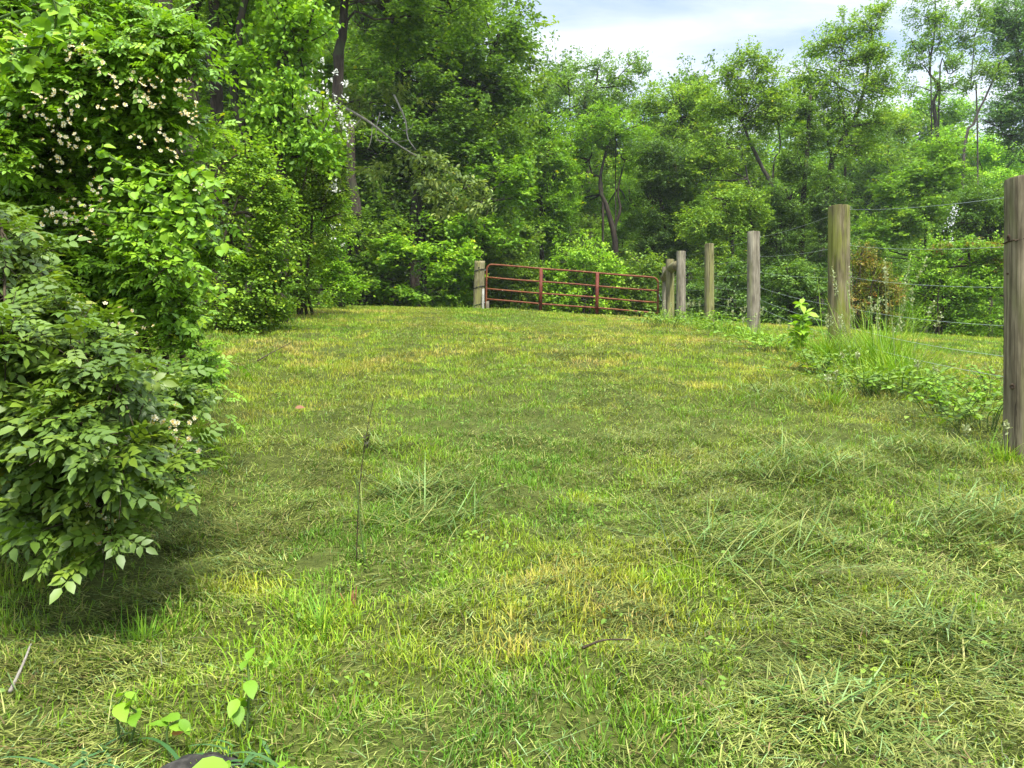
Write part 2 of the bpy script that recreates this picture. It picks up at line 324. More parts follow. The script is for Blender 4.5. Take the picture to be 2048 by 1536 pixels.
GREENS = [(0.06, 0.16, 0.012), (0.11, 0.24, 0.014), (0.17, 0.30, 0.016), (0.24, 0.34, 0.020), (0.31, 0.36, 0.028), (0.40, 0.37, 0.055), (0.42, 0.34, 0.10)]
CLIPS = [(0.045, 0.075, 0.014), (0.10, 0.14, 0.024), (0.17, 0.21, 0.038), (0.25, 0.28, 0.062), (0.32, 0.34, 0.09), (0.40, 0.38, 0.13)]
mb = MB()
for rings, S in (([(0.9, 2.6, 15000), (2.6, 4, 11000)], 3), ([(4, 7, 5600), (7, 10, 3200)], 2), ([(10, 14, 1900), (14, 19, 1200), (19, 26, 800)], 1)):
    xy = sample_area(rings); x, y = xy.T
    st = straw_amount(x, y); ca = clip_amount(x, y)
    tuft = vnoise(x, y, 0.09, 61) * 0.6 + vnoise(x, y, 0.03, 63) * 0.4
    keep = rng.random(len(x)) < np.clip(-0.05 + 1.7 * tuft - 0.9 * np.clip(ca - 0.52, 0, 1) * 3, 0.26, 1) * (1 - .75 * hole(x, y))
    x, y, st, ca, tuft = x[keep], y[keep], st[keep], ca[keep], tuft[keep]; n = len(x)
    bright = fbm(x, y, 0.35, 71, 2)
    a = np.clip((st - 0.30) * 1.6 + 0.40 * np.clip((fbm(x, y, 0.28, 141, 2) - .54) * 5, 0, 1) + rng.normal(0, 0.10, n) - 0.35 * (bright - 0.5), 0, 1)
    mot = 0.80 + 0.56 * fbm(x, y, 0.22, 111, 2) + 0.07 * np.sin((x + .02 * y) * 9.5) * np.clip(y / 5, 0, 1)
    c = pal(a, GREENS) * rng.uniform(0.7, 1.25, n)[:, None] * mot[:, None]; br = rng.random(n) < 0.10 + 0.25 * np.clip(st - .5, 0, 1); c[br] = c[br] * 0.35 + np.array([0.20, 0.145, 0.06]) * rng.uniform(.5, 1.2, (int(br.sum()), 1))
    base = c * 0.7 + np.array([0.16, 0.12, 0.03]) * 0.3
    sc = np.clip(y / 4.2, 1, 5)
    L = rng.uniform(0.014, 0.040, n) * (0.5 + 1.15 * tuft) * (1 + .35 * np.clip(st - .5, -.3, .5) * 4 * 0.5) * np.where(y > 10, 1.15, 1) * np.where(rng.random(n) < 0.02, 1.7, 1)
    edge = np.clip((x - hedge_x(y)) / 0.6, 0, 1); L *= 1.3 - 0.3 * edge
    P = np.stack([x, y, G(x, y) - 0.004], -1)
    blades(mb, P, rng.uniform(0, 2 * np.pi, n), np.abs(rng.normal(0.3, 0.4, n)), rng.uniform(-0.2, 1.0, n), L, rng.uniform(0.0022, 0.0040, n) * sc, S, base, c)
o = mb.build('mown_grass', M_grass); tag(o, 'short mown green and straw coloured grass over the rising ground', 'grass', kind='stuff')

# clippings lying on top
mb = MB()
for rings, S in (([(0.9, 2.6, 30000), (2.6, 4, 20000)], 2), ([(4, 7, 9500), (7, 10, 4800)], 2), ([(10, 14, 2200), (14, 22, 1000)], 1)):
    xy = sample_area(rings, xmax=4.6); x, y = xy.T; ca = clip_amount(x, y)
    clump = vnoise(x, y, 0.16, 81)
    dens = np.clip((ca - 0.36) * 3.2, 0.26, 1) * np.clip(-0.1 + 1.5 * clump + 0.3 * vnoise(x, y, 0.05, 83), 0.12, 1)
    keep = rng.random(len(x)) < dens * (1 - .8 * hole(x, y)); x, y, ca, clump = x[keep], y[keep], ca[keep], clump[keep]; n = len(x)
    main = 1.2 + 2.6 * vnoise(x, y, 0.45, 91) + 1.6 * vnoise(x, y, 0.12, 93)
    azm = main + rng.normal(0, 0.8, n) + np.where(rng.random(n) < 0.5, np.pi, 0)
    L = rng.gamma(3, 0.0075, n) + 0.008; lg = rng.random(n) < 0.012; L = np.where(lg, L * 5.0, L); L = np.minimum(L, 0.30)
    hgt = 0.010 + np.clip(ca - 0.47, 0, 0.4) * 0.20 * clump
    z = G(x, y) + hgt * rng.random(n) + 0.006
    tone = np.clip(rng.normal(0.50, 0.20, n) + 0.35 * (fbm(x, y, 0.5, 95) - 0.5), 0, 1)
    c = pal(tone, CLIPS) * rng.uniform(0.7, 1.2, n)[:, None] * (0.55 + 0.8 * fbm(x, y, 0.2, 115, 2))[:, None]; br = rng.random(n) < .09; c[br] = np.array([0.17, 0.12, 0.05]) * rng.uniform(.4, 1.3, (int(br.sum()), 1))
    bl = rng.random(n) < 0.14; c[bl] = c[bl] * np.array([0.75, 1.05, 1.5])
    sc = np.clip(y / 4.2, 1, 5)
    blades(mb, np.stack([x, y, z], -1), azm, np.where(lg, rng.normal(1.5, 0.06, n), rng.normal(1.40, 0.22, n)), rng.normal(0.10, 0.22, n), L, rng.uniform(0.0013, 0.0033, n) * sc, S, c, c * 1.05, face=rng.normal(0, 0.15, n))
o = mb.build('grass_clippings', M_grass); tag(o, 'cut grass clippings lying in drifts over the mown strip', 'clippings', kind='stuff')

# leaf shapes ------------------------------------------------------
T4 = (np.array([(0, 0, 0), (0.34, 0.48, 0.05), (0, 1, -0.08), (-0.34, 0.48, 0.05)]), [(0, 1, 2, 3)])
T6 = (np.array([(0, 0, 0), (0.27, 0.25, 0.07), (0.27, 0.62, 0.05), (0, 1, -0.12), (-0.27, 0.62, 0.05), (-0.27, 0.25, 0.07), (0, 0.45, 0)]),
      [(0, 1, 2, 6), (6, 2, 3, 4), (0, 6, 4, 5)])
def ovate(n=7, wdt=0.30, fold=0.22, curl=0.25):
    t_ = np.linspace(0, 1, n); hw = wdt * np.sin(np.pi * t_ ** 0.8) ** 0.85; hw[0] = 0.01; hw[-1] = 0.004; zc = -curl * t_ ** 2
    wob = 0.03 * np.sin(t_ * 17); v = np.concatenate([np.stack([-hw, t_, zc + fold * hw + wob], -1), np.stack([0 * t_, t_, zc], -1), np.stack([hw, t_, zc + fold * hw - wob], -1)])
    f = [(i, i + 1, n + i + 1, n + i) for i in range(n - 1)] + [(n + i, n + i + 1, 2 * n + i + 1, 2 * n + i) for i in range(n - 1)]
    return (v, f)
TOV = ovate()
TM = (np.array([(0, 0, 0), (0.5, 0.1, -.05), (0.22, 0.33, 0.02), (0.48, 0.68, -0.1), (0.17, 0.62, 0.03), (0, 1, -0.15), (-0.17, 0.62, 0.03), (-0.48, 0.68, -0.1), (-0.22, 0.33, 0.02), (-0.5, 0.1, -.05)]),
      [(0, 1, 2, 8), (0, 8, 9, 9), (2, 3, 4, 8), (4, 5, 6, 8), (6, 7, 8, 8)])
TM = (TM[0], [(0, 1, 2, 2), (0, 2, 8, 8), (0, 8, 9, 9), (2, 3, 4, 4), (2, 4, 6, 8), (4, 5, 6, 6), (6, 7, 8, 8)])
def narrow(t, k): v = t[0].copy(); v[:, 0] *= k; return (v, t[1])
TN = narrow(T4, 0.6)
def pinnate(n=3):
    vs, fs = [], []; b, f = T6
    def put(x, y, ang, s):
        k = sum(len(q) for q in vs); ca, sa = math.cos(ang), math.sin(ang); q = b * s * np.array([0.95, 1, 1])
        vs.append(np.stack([x + q[:, 0] * ca - q[:, 1] * sa, y + q[:, 0] * sa + q[:, 1] * ca, q[:, 2]], -1))
        fs.extend([tuple(i + k for i in w) for w in f])
    for k in range(n):
        y = 0.22 + 0.23 * k; s = 0.30 + 0.03 * k; put(0.01, y, -1.0, s); put(-0.01, y, 1.0, s)
    put(0, 0.22 + 0.23 * n - 0.05, 0, 0.38)
    k = sum(len(q) for q in vs); vs.append(np.array([(0.008, 0, -.01), (-0.008, 0, -.01), (-0.006, 0.9, -.01), (0.006, 0.9, -.01)])); fs.append((k, k + 1, k + 2, k + 3))
    v = np.concatenate(vs); v[:, 2] -= 0.18 * v[:, 1] ** 2; return (v, fs)
TP = pinnate(3)

def put_leaves(mb, tpl, P, nrm, dr, size, colr):
    b, f = tpl; n = len(P)
    if n == 0: return
    nrm = unit(nrm); dr = unit(dr - (dr * nrm).sum(-1, keepdims=True) * nrm); sx = np.cross(dr, nrm)
    size = np.broadcast_to(size, (n,))
    v = P[:, None] + size[:, None, None] * (b[None, :, 0:1] * sx[:, None] + b[None, :, 1:2] * dr[:, None] + b[None, :, 2:3] * nrm[:, None])
    K = len(b); off = (np.arange(n) * K)[:, None, None]
    quads = np.array([w for w in f if w[3] != w[2]]); tris = np.array([w[:3] for w in f if w[3] == w[2]])
    base = mb.n
    mb.add(v.reshape(-1, 3), (quads[None] + off).reshape(-1, 4), np.repeat(colr, K, axis=0).reshape(-1, 3))
    if len(tris): mb.f.append((tris[None] + off).reshape(-1, 3) + base)

PAL_LUM = np.array([1.85, 1.34, 1.05])
PAL = {
 'maple':  [(0.035, 0.105, 0.014), (0.060, 0.16, 0.018), (0.105, 0.24, 0.022)],
 'fresh':  [(0.055, 0.165, 0.014), (0.095, 0.25, 0.018), (0.155, 0.34, 0.024)],
 'bright': [(0.075, 0.21, 0.018), (0.125, 0.31, 0.022), (0.20, 0.40, 0.035)],
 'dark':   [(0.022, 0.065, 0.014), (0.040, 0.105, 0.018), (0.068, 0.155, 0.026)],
 'grey':   [(0.060, 0.125, 0.038), (0.095, 0.185, 0.052), (0.15, 0.25, 0.075)],
 'blue':   [(0.028, 0.085, 0.030), (0.048, 0.135, 0.043), (0.078, 0.18, 0.056)],
 'mid':    [(0.045, 0.12, 0.016), (0.080, 0.19, 0.022), (0.14, 0.27, 0.030)],
 'rust':   [(0.06, 0.11, 0.02), (0.11, 0.16, 0.03), (0.19, 0.14, 0.045)],
 'pale':   [(0.050, 0.135, 0.028), (0.085, 0.21, 0.036), (0.14, 0.30, 0.055)],
}
PAL = {k: [tuple(np.array(c) * PAL_LUM) for c in v] for k, v in PAL.items()}
def rnd_dir(n): return unit(rng.standard_normal((n, 3)))
def blob_world(b, D):
    px, py, rx, ry = b[:4]; d = D + (b[4] if len(b) > 4 else 0); k = d / F
    c = W(px, py, d); return c, np.array([rx * k, max(rx * k * 0.85, 0.35 * ry * k), ry * k])

def make_crown(mb, wood, blobs, D, leaf, palette, dens=1.0, spr=0.34, tpl=T4, flat=0.45, droop=0.4, sprigs=0, hollow=0.35, upn=1.0, lum=1.0, twig=True, gap=0.42):
    P_all = []; leaf = leaf * (0.92 if D > 7 else 0.92)
    keys = PAL[palette]; mt = []
    for b in blobs:
        c, r = blob_world(b, D); area = math.pi * r[0] * r[2]
        n_leaf = int(area * dens * 3.4 * (2.15 if D > 25.4 else 1.75 if D > 7 else 1.0) / (leaf * leaf * 0.34)); per = 34; nt_ = max(3, int(n_leaf / per))
        nk = 3 if D < 26 else 2; d = rnd_dir(nt_ * nk); rad = (rng.uniform(hollow ** 3, 1.0, nt_ * nk)) ** (1 / 3) * (1 + 0.16 * np.sin(d[:, 0] * 5 + d[:, 2] * 4 + c[0]) + 0.14 * np.sin(d[:, 1] * 7 - d[:, 2] * 9 + c[2] * 3))
        tip = c + d * r * rad[:, None]
        q = vnoise(tip[:, 0] + tip[:, 1] * 0.4, tip[:, 2], 0.85, 11) * 0.6 + vnoise(tip[:, 0] * 1.1, tip[:, 2] - tip[:, 1] * 0.5, 0.38, 17) * 0.4
        ok = np.argsort(-(q + rng.uniform(0, 0.25, len(q)) + 0.1 * (rad > 0.9)))[:nt_]; tip = tip[ok]; d = d[ok]
        k = tip[:, 2] > G(tip[:, 0], tip[:, 1], False) + 0.05; tip = tip[k]; d = d[k]
        if sprigs:
            m_ = int(sprigs); sd = rnd_dir(m_ * 2); sd[:, 2] = np.abs(sd[:, 2]) * 0.9 + 0.1; sd = unit(sd)[:m_]
            s0 = c + sd * r * 0.85; ln = rng.uniform(0.35, 1.0, m_) * min(1.0, 0.35 * (r[0] + r[2])) ; up = unit(sd + np.array([0, 0, 0.7]))
            s1 = s0 + up * ln[:, None]; kk = rng.integers(0, m_, m_ * 26); tt = rng.random(m_ * 26) ** 0.8
            pp = s0[kk] + (s1 - s0)[kk] * tt[:, None] + rng.standard_normal((len(kk), 3)) * leaf * (0.5 + 0.9 * (1 - tt))[:, None]
            P_all.append((pp, np.repeat(rng.random(m_) * 0.6 + 0.2, 1)[kk], unit(rng.standard_normal((len(kk), 3)) + [0, 0, .6]), rng.standard_normal((len(kk), 3)) + sd[kk] * .5 - [0, 0, .4]))
            if wood is not None: tubes_many(wood, c + sd * r * 0.4, s0, s1, np.full(m_, 0.012), np.full(m_, 0.004), 3)
        if len(tip) == 0: continue
        if wood is not None and twig:
            ks = rng.permutation(len(tip))[:max(4, int(len(tip) * 0.12))]; src = c + (tip[ks] - c) * rng.uniform(0.0, 0.3, (len(ks), 1)) - [0, 0, r[2] * 0.15]
            md = (src + tip[ks]) / 2 + rng.standard_normal((len(ks), 3)) * 0.08 * r.mean()
            sz = 0.010 + 0.012 * rng.random(len(ks)); tubes_many(wood, src, md, tip[ks], sz * (0.8 + 0.25 * r.mean()), sz * 0.35, 4)
        ti = rng.integers(0, len(tip), len(tip) * per); out = d[ti]
        axs = unit(d * [1, 1, 0.55] + rng.standard_normal(d.shape) * 0.45 + [0, 0, 0.12 * upn]); ax_ = axs[ti]
        s = spr * rng.uniform(0.55, 1.5, len(tip))[ti]; u = rng.random(len(ti)) ** 0.8; off = rng.standard_normal((len(ti), 3)) * (0.11 + 0.30 * u)[:, None]; off[:, 2] *= flat
        off = off + ax_ * (0.5 - 1.5 * u)[:, None]; off[:, 2] -= droop * 0.45 * (1 - u) ** 2
        pp = tip[ti] + off * s[:, None]
        nn = np.array([0, 0, upn * 1.25]) + out * 0.30 + rng.standard_normal((len(ti), 3)) * 0.42
        dd = ax_ * 0.9 + rng.standard_normal((len(ti), 3)) * 0.6 - [0, 0, droop]
        P_all.append((pp, rng.normal(0.42, 0.27, len(tip))[ti], nn, dd))
    P = np.concatenate([p[0] for p in P_all]); tone = np.concatenate([p[1] for p in P_all]); nn = np.concatenate([p[2] for p in P_all]); dd = np.concatenate([p[3] for p in P_all])
    tone = np.clip(tone + rng.normal(0, 0.16, len(tone)), 0, 1); c = pal(tone, keys) * rng.uniform(0.85, 1.18, (len(P), 1)) * lum
    odd = rng.random(len(P)) < 0.006; c[odd] = c[odd] * [2.2, 1.3, 0.8]
    put_leaves(mb, tpl, P, nn, dd, leaf * rng.uniform(0.65, 1.25, len(P)), c)

def trunk_px(wood, pts, D, r0, r1, n=14, seg=10, ground=True):
    """a stem through points given as (px, py[, depth offset]) of the photograph at distance D"""
    P = [W(p[0], p[1], D + (p[2] if len(p) > 2 else 0)) for p in pts]
    if ground:
        p = P[0].copy(); p[2] = float(G(p[0], p[1])) - 0.15
        if P[0][2] > p[2] + 0.2: P = [p] + P
    q = bez(P, n); q[1:-1] += rng.standard_normal((n - 2, 3)) * r0 * 0.12; r0 *= 0.85; r1 *= 0.8
    tube(wood, q, np.linspace(r0, r1, n), seg, jit=0.05); return q

def plant(name, label, cat, D, blobs, leaf, palette, stems=(), group=None, bark=None, mats=None, extra=None, crown_name='crown', wood_name='trunk', limb=True, **kw):
    wood = MB(); cr_ = MB(); first = None; ends = []; stem_mb = []
    for s in stems:
        sm = MB(); q = trunk_px(sm, s[0], D, s[1], s[2]); ends.append(q); stem_mb.append((sm, q[0][2] < float(G(q[0][0], q[0][1])) + .3))
        if first is None: first = q[0]
    if first is None:
        c, r = blob_world(blobs[0], D); first = np.array([c[0], c[1], float(G(c[0], c[1]))])
        if limb:
            for k in range(5):
                e = c + rng.standard_normal(3) * r * 0.4; s0 = first + [rng.normal(0, .12), rng.normal(0, .12), -0.05]
                q = bez([s0, (s0 + e) / 2 + rng.standard_normal(3) * 0.1, e], 8); tube(wood, q, np.linspace(0.02, 0.008, 8) * (1 + r.mean() * 0.6), 6)
                ends.append(q)
    if limb and ends:
        for b in blobs:
            c, r = blob_world(b, D); allp = np.concatenate([q[len(q) // 3:] for q in ends]); dist = np.linalg.norm(allp - c, axis=1) + 1.5 * np.maximum(allp[:, 2] - c[2], 0)
            a = allp[np.argmin(dist)]
            for k in range(2 if r.mean() > 0.8 else 1):
                e = c + rng.standard_normal(3) * r * 0.3; rr = 0.012 + 0.016 * min(r.mean(), 3); q = bez([a, (a + e) / 2 + rng.standard_normal(3) * 0.1 * r, e], 8); tube(wood, q, np.linspace(rr * 1.5, rr * 0.5, 8), 6)
    make_crown(cr_, wood, blobs, D, leaf, palette, **kw)
    if extra: extra(cr_, wood)
    first = np.array([first[0], first[1], float(G(first[0], first[1]))])
    root = empty(name, first, label, cat, group)
    for sm, low in stem_mb: sm.build('trunk' if low else 'limb', bark or M_bark, root, smooth=True, origin=first)
    if wood.n: wood.build('branches' if stem_mb else wood_name, bark or M_bark, root, smooth=True, origin=first)
    cr_.build(crown_name, mats or M_leaf, root, origin=first)
    return root

# ------------------------------------------------------------------ trees of the left wood
WOOD = 'trees of the wood on the left'
def second(pal_, blobs, D, leaf, **kw):
    return lambda cr_, wood: make_crown(cr_, None, blobs, D, leaf, pal_, **kw)
plant('locust_tree', 'dark forked leaning trunk overgrown with vines, behind the flowering rose bush', 'tree', 10.5,
      [(250, -60, 190, 70), (470, -50, 190, 80), (250, 40, 80, 50, 1.2), (300, 300, 90, 50, 1.5)], 0.06, 'maple',
      [([(395, 330), (372, 200), (355, 100), (330, 20), (300, -60)], 0.27, 0.16), ([(352, 110), (385, 30), (395, -60)], 0.13, 0.09), ([(440, 300), (425, 120), (430, 0), (425, -80)], 0.12, 0.08)],
      WOOD, dens=0.7, spr=0.28, sprigs=6)
plant('vine_tree', 'tree draped from top to bottom in broad heart shaped vine leaves beside the white blossoms', 'tree', 10.0,
      [(600, 90, 60, 120), (545, 170, 85, 100), (585, 250, 70, 70), (500, 240, 70, 70), (640, 280, 50, 60), (570, 20, 60, 60), (470, 60, 40, 50, .6)], 0.085, 'fresh',
      [([(560, 400), (550, 250), (570, 100), (560, -40)], 0.13, 0.06), ([(500, 320), (470, 200), (480, 60), (500, -40)], 0.08, 0.05)], WOOD, tpl=T6, dens=0.62, spr=0.3, droop=0.9, upn=0.5, sprigs=5)
plant('oak_tree', 'tall tree with straight bare upper trunk and one long limb reaching right at the top', 'tree', 16.0,
      [(760, -20, 170, 70), (600, -60, 150, 60), (800, 60, 110, 45, 1), (690, 130, 60, 50, 2.0), (900, 20, 100, 45, 1)], 0.085, 'maple',
      [([(676, 420), (672, 250), (674, 150), (684, 60), (690, -70)], 0.15, 0.10), ([(684, 40), (740, 8), (840, -2), (930, -10)], 0.06, 0.03), ([(688, 75), (760, 40), (850, 30)], 0.04, 0.02)],
      WOOD, tpl=TM, dens=0.6, spr=0.42, bark=M_bark, sprigs=8)
plant('maple_tree', 'large full maple whose right side stands against the sky above the left gate post', 'tree', 24.0,
      [(880, 40, 130, 90), (985, 75, 85, 75), (800, 130, 150, 90), (950, 170, 105, 75), (1010, 190, 50, 55), (730, 50, 110, 90), (850, 240, 150, 85), (960, 270, 95, 60), (760, 300, 150, 80), (900, 345, 120, 70), (1000, 330, 55, 45), (830, 430, 150, 60), (700, 420, 90, 80), (970, 420, 70, 50)],
      0.115, 'maple', [([(830, 600), (825, 450), (850, 300), (870, 150), (880, 0)], 0.22, 0.09), ([(850, 300), (930, 200), (990, 100)], 0.09, 0.04), ([(835, 380), (760, 280), (730, 160)], 0.08, 0.04)],
      WOOD, tpl=TM, dens=0.62, spr=0.5, flat=0.3, sprigs=12)
plant('shade_tree', 'dark trunked tree deep in the shade behind the maple branches left of the gate', 'tree', 22.0,
      [(720, 470, 90, 50), (640, 330, 90, 120, 2), (690, 200, 90, 90, 3), (740, 540, 70, 45)], 0.10, 'mid',
      [([(722, 600), (722, 500), (712, 440), (705, 380), (700, 250)], 0.26, 0.16), ([(700, 590), (698, 480), (680, 400)], 0.12, 0.08)], WOOD, tpl=TM, dens=0.55, spr=0.45)
plant('cherry_tree', 'drooping greyish green tree with narrow leaves and a bare pale dead limb', 'tree', 17.5,
      [(720, 195, 60, 28), (790, 190, 60, 24), (700, 225, 45, 30), (835, 310, 45, 30), (880, 345, 55, 32), (925, 375, 55, 30), (965, 400, 40, 28), (990, 395, 30, 20), (900, 395, 60, 30), (850, 370, 50, 28), (760, 330, 50, 22)],
      0.15, 'grey', [([(640, 560), (650, 400), (665, 250), (680, 180)], 0.11, 0.04)], WOOD, tpl=TN, dens=0.55, spr=0.36, droop=1.3, flat=0.5, upn=0.6, bark=M_bark2, limb=False,
      )
# dead limb belongs to the cherry
root = bpy.data.objects['cherry_tree']; mb = MB(); org = np.array(root.location)
for pts, r0 in (([(680, 210), (740, 245), (790, 285), (832, 312)], .035), ([(788, 190), (800, 215), (812, 245), (815, 275), (832, 300)], .028), ([(760, 225), (752, 265), (762, 290)], .012), ([(722, 238), (700, 262), (690, 258)], .010), ([(745, 248), (742, 280), (735, 300)], .010), ([(805, 262), (822, 256), (826, 246)], .012), ([(752, 280), (785, 285), (815, 280)], .012)):
    tube(mb, bez([W(a, b_, 16.8) for a, b_ in pts], 10), np.linspace(r0, r0 * 0.4, 10), 6)
mb.build('dead_limb', M_dead, root, smooth=True, origin=org)
SAP = 'young maples at the edge of the wood'
plant('maple_sapling', 'young yellow green maple leaning over the left gate post', 'sapling', 21.6,
      [(905, 515, 45, 16), (850, 500, 60, 20), (930, 540, 28, 20), (870, 545, 50, 22), (800, 520, 50, 20), (770, 485, 45, 18), (940, 505, 22, 10)], 0.11, 'bright', [([(850, 600), (850, 520)], 0.03, 0.015)], SAP, tpl=TM, dens=0.75, spr=0.32, flat=0.25, sprigs=2)
plant('maple_sapling', 'young light green maple low between the hedge and the gate post', 'sapling', 21.8,
      [(790, 575, 70, 26), (860, 590, 60, 25), (730, 545, 50, 35), (905, 585, 36, 30), (690, 590, 50, 22)], 0.10, 'fresh', [([(790, 610), (785, 560)], 0.03, 0.015)], SAP, tpl=TM, dens=0.75, spr=0.32, flat=0.3, sprigs=2)
plant('maple_sapling', 'green maple branches hanging in tiers above the left gate post', 'sapling', 22.8,
      [(1000, 350, 60, 26), (1030, 395, 42, 24), (960, 455, 50, 24), (1010, 470, 45, 22), (940, 480, 60, 20), (905, 450, 60, 24), (1050, 330, 28, 20)], 0.11, 'fresh', [([(960, 600), (965, 480), (985, 380)], 0.05, 0.02)], SAP, tpl=TM, dens=0.75, spr=0.34, flat=0.25, sprigs=2)
plant('maple_sapling', 'slim maple with layered leaves behind the hinge end of the red gate', 'sapling', 25.5,
      [(1010, 520, 50, 30), (990, 570, 60, 35), (1040, 560, 40, 40), (1060, 480, 40, 35)], 0.10, 'mid', [([(1003, 600), (1003, 500)], 0.06, 0.03)], SAP, tpl=TM, dens=0.8, spr=0.34, flat=0.35, sprigs=2)

# ------------------------------------------------------------------ the wood beyond the gate and fence
ROW = 'trees standing behind the gate and the fence'
plant('tree', 'slim dark tree behind the hinge end of the red gate, its top bright and pointed', 'tree', 28.0,
      [(1100, 262, 38, 38), (1085, 310, 62, 40), (1050, 360, 50, 40), (1120, 350, 50, 40), (1090, 410, 75, 40), (1060, 460, 60, 40), (1120, 465, 50, 40)], 0.105, 'fresh',
      [([(1083, 560), (1083, 480), (1082, 400), (1090, 340), (1102, 270)], 0.13, 0.04), ([(1082, 400), (1100, 370), (1112, 335)], .05, .025)], ROW, dens=0.66, spr=0.38, sprigs=5)
plant('tree', 'tree with a dark crooked double trunk above the middle of the red gate', 'tree', 30.0,
      [(1190, 250, 70, 40), (1245, 262, 62, 35), (1150, 300, 50, 35), (1270, 310, 45, 40), (1185, 330, 55, 30, 1.5), (1160, 400, 50, 50, 2), (1260, 400, 50, 50, 2)], 0.10, 'fresh',
      [([(1229, 540), (1228, 470), (1214, 417), (1199, 378), (1206, 327), (1221, 279)], 0.18, 0.04), ([(1228, 480), (1240, 420), (1236, 380), (1250, 320)], 0.10, 0.03), ([(1205, 390), (1185, 350), (1178, 320)], .07, .03), ([(1231, 330), (1234, 290), (1222, 262)], .03, .02)], ROW, dens=0.42, spr=0.36, sprigs=6)
plant('airy_tree', 'tree with a thin lacy top open to the sky above the red gate', 'tree', 40.0,
      [(1185, 135, 45, 20), (1145, 165, 45, 22), (1235, 150, 45, 20), (1265, 125, 28, 14), (1200, 180, 70, 22), (1265, 175, 40, 20), (1110, 180, 30, 20), (1170, 215, 70, 25), (1250, 215, 60, 25), (1285, 148, 18, 14)], 0.13, 'pale',
      [([(1180, 400), (1168, 215), (1190, 170), (1200, 130)], 0.18, 0.04), ([(1140, 215), (1125, 180), (1112, 165)], .05, .02), ([(1168, 215), (1220, 170), (1270, 120)], .06, .02)], ROW, dens=0.30, spr=0.42, sprigs=7)
plant('tree', 'dark vine covered tree just behind the latch end of the red gate', 'tree', 27.5,
      [(1310, 300, 55, 40), (1345, 360, 70, 60), (1305, 400, 50, 60), (1370, 430, 55, 55), (1330, 470, 60, 50), (1390, 500, 50, 45), (1300, 500, 40, 50)], 0.09, 'dark',
      [([(1370, 590), (1368, 480), (1360, 380), (1340, 290)], 0.16, 0.06), ([(1340, 590), (1330, 450), (1310, 340)], 0.1, 0.05)], ROW, dens=0.72, spr=0.34, lum=1.25, sprigs=4)
plant('tree', 'round topped green tree between the lacy top and the taller trees to its right', 'tree', 33.0,
      [(1350, 205, 65, 38), (1400, 240, 60, 45), (1330, 260, 60, 40), (1385, 185, 40, 25), (1300, 225, 40, 30), (1390, 310, 80, 50)], 0.11, 'mid',
      [([(1370, 500), (1365, 350), (1360, 200)], 0.15, 0.04)], ROW, dens=0.62, spr=0.42, lum=1.25, sprigs=9)
plant('leaning_tree', 'tree with long bare grey limbs leaning left and a ragged leafy tip against the sky', 'tree', 27.0,
      [(1490, 120, 45, 24), (1455, 150, 30, 18), (1530, 130, 28, 22), (1480, 170, 65, 32), (1540, 180, 45, 32), (1440, 215, 55, 34), (1500, 235, 75, 38), (1560, 240, 50, 36), (1440, 290, 60, 40), (1420, 350, 60, 50), (1480, 330, 45, 36, 1)], 0.095, 'mid',
      [([(1575, 620), (1562, 480), (1545, 380), (1515, 320), (1490, 262), (1475, 225)], 0.14, 0.04), ([(1590, 620), (1530, 440), (1505, 385), (1490, 330), (1482, 300)], 0.10, 0.015), ([(1545, 360), (1560, 300), (1555, 240)], .05, .02)], ROW, bark=M_bark2, dens=0.55, spr=0.36, lum=1.2, sprigs=8)
plant('tall_tree', 'tallest leafy tree left of centre of the fence with two ragged tops against the sky', 'tree', 29.0,
      [(1690, 60, 42, 30), (1745, 55, 30, 34), (1760, 20, 22, 16), (1640, 95, 40, 25), (1700, 115, 62, 34), (1750, 110, 38, 34), (1620, 150, 50, 28), (1690, 175, 80, 36), (1760, 175, 45, 36), (1600, 200, 60, 34), (1680, 235, 75, 38), (1750, 240, 55, 38), (1620, 275, 60, 40), (1700, 300, 60, 38)], 0.10, 'mid',
      [([(1640, 620), (1645, 450), (1660, 340), (1690, 270), (1720, 215), (1735, 140), (1745, 60)], 0.18, 0.04), ([(1665, 330), (1625, 270), (1600, 200)], .08, .03), ([(1690, 270), (1675, 180), (1690, 70)], .07, .02)], ROW, bark=M_bark2, dens=0.50, spr=0.38, lum=1.3, sprigs=9)
plant('ivy_tree', 'trunk wrapped in a dark column of ivy between the two bigger tree tops', 'tree', 26.5,
      [(1612, 225, 24, 28), (1618, 270, 28, 30), (1600, 330, 45, 45), (1580, 400, 60, 50), (1560, 470, 60, 55), (1600, 540, 60, 50), (1520, 540, 50, 50), (1655, 400, 50, 60), (1660, 480, 50, 60)], 0.075, 'dark',
      [([(1602, 620), (1605, 450), (1612, 320), (1618, 215), (1622, 190)], 0.15, 0.06), ([(1560, 620), (1550, 500), (1570, 400)], .1, .05)], ROW, dens=0.75, spr=0.3, droop=0.8, lum=1.3)
plant('tree', 'leafy tree whose crown hangs over the third and fourth fence posts', 'tree', 25.5,
      [(1450, 400, 60, 36), (1400, 440, 60, 40), (1470, 460, 55, 50), (1440, 520, 60, 45), (1500, 400, 45, 40)], 0.095, 'mid',
      [([(1470, 620), (1465, 500), (1450, 400)], 0.12, 0.05), ([(1500, 620), (1510, 500), (1500, 420)], 0.09, 0.04)], ROW, dens=0.62, spr=0.34, lum=1.2)
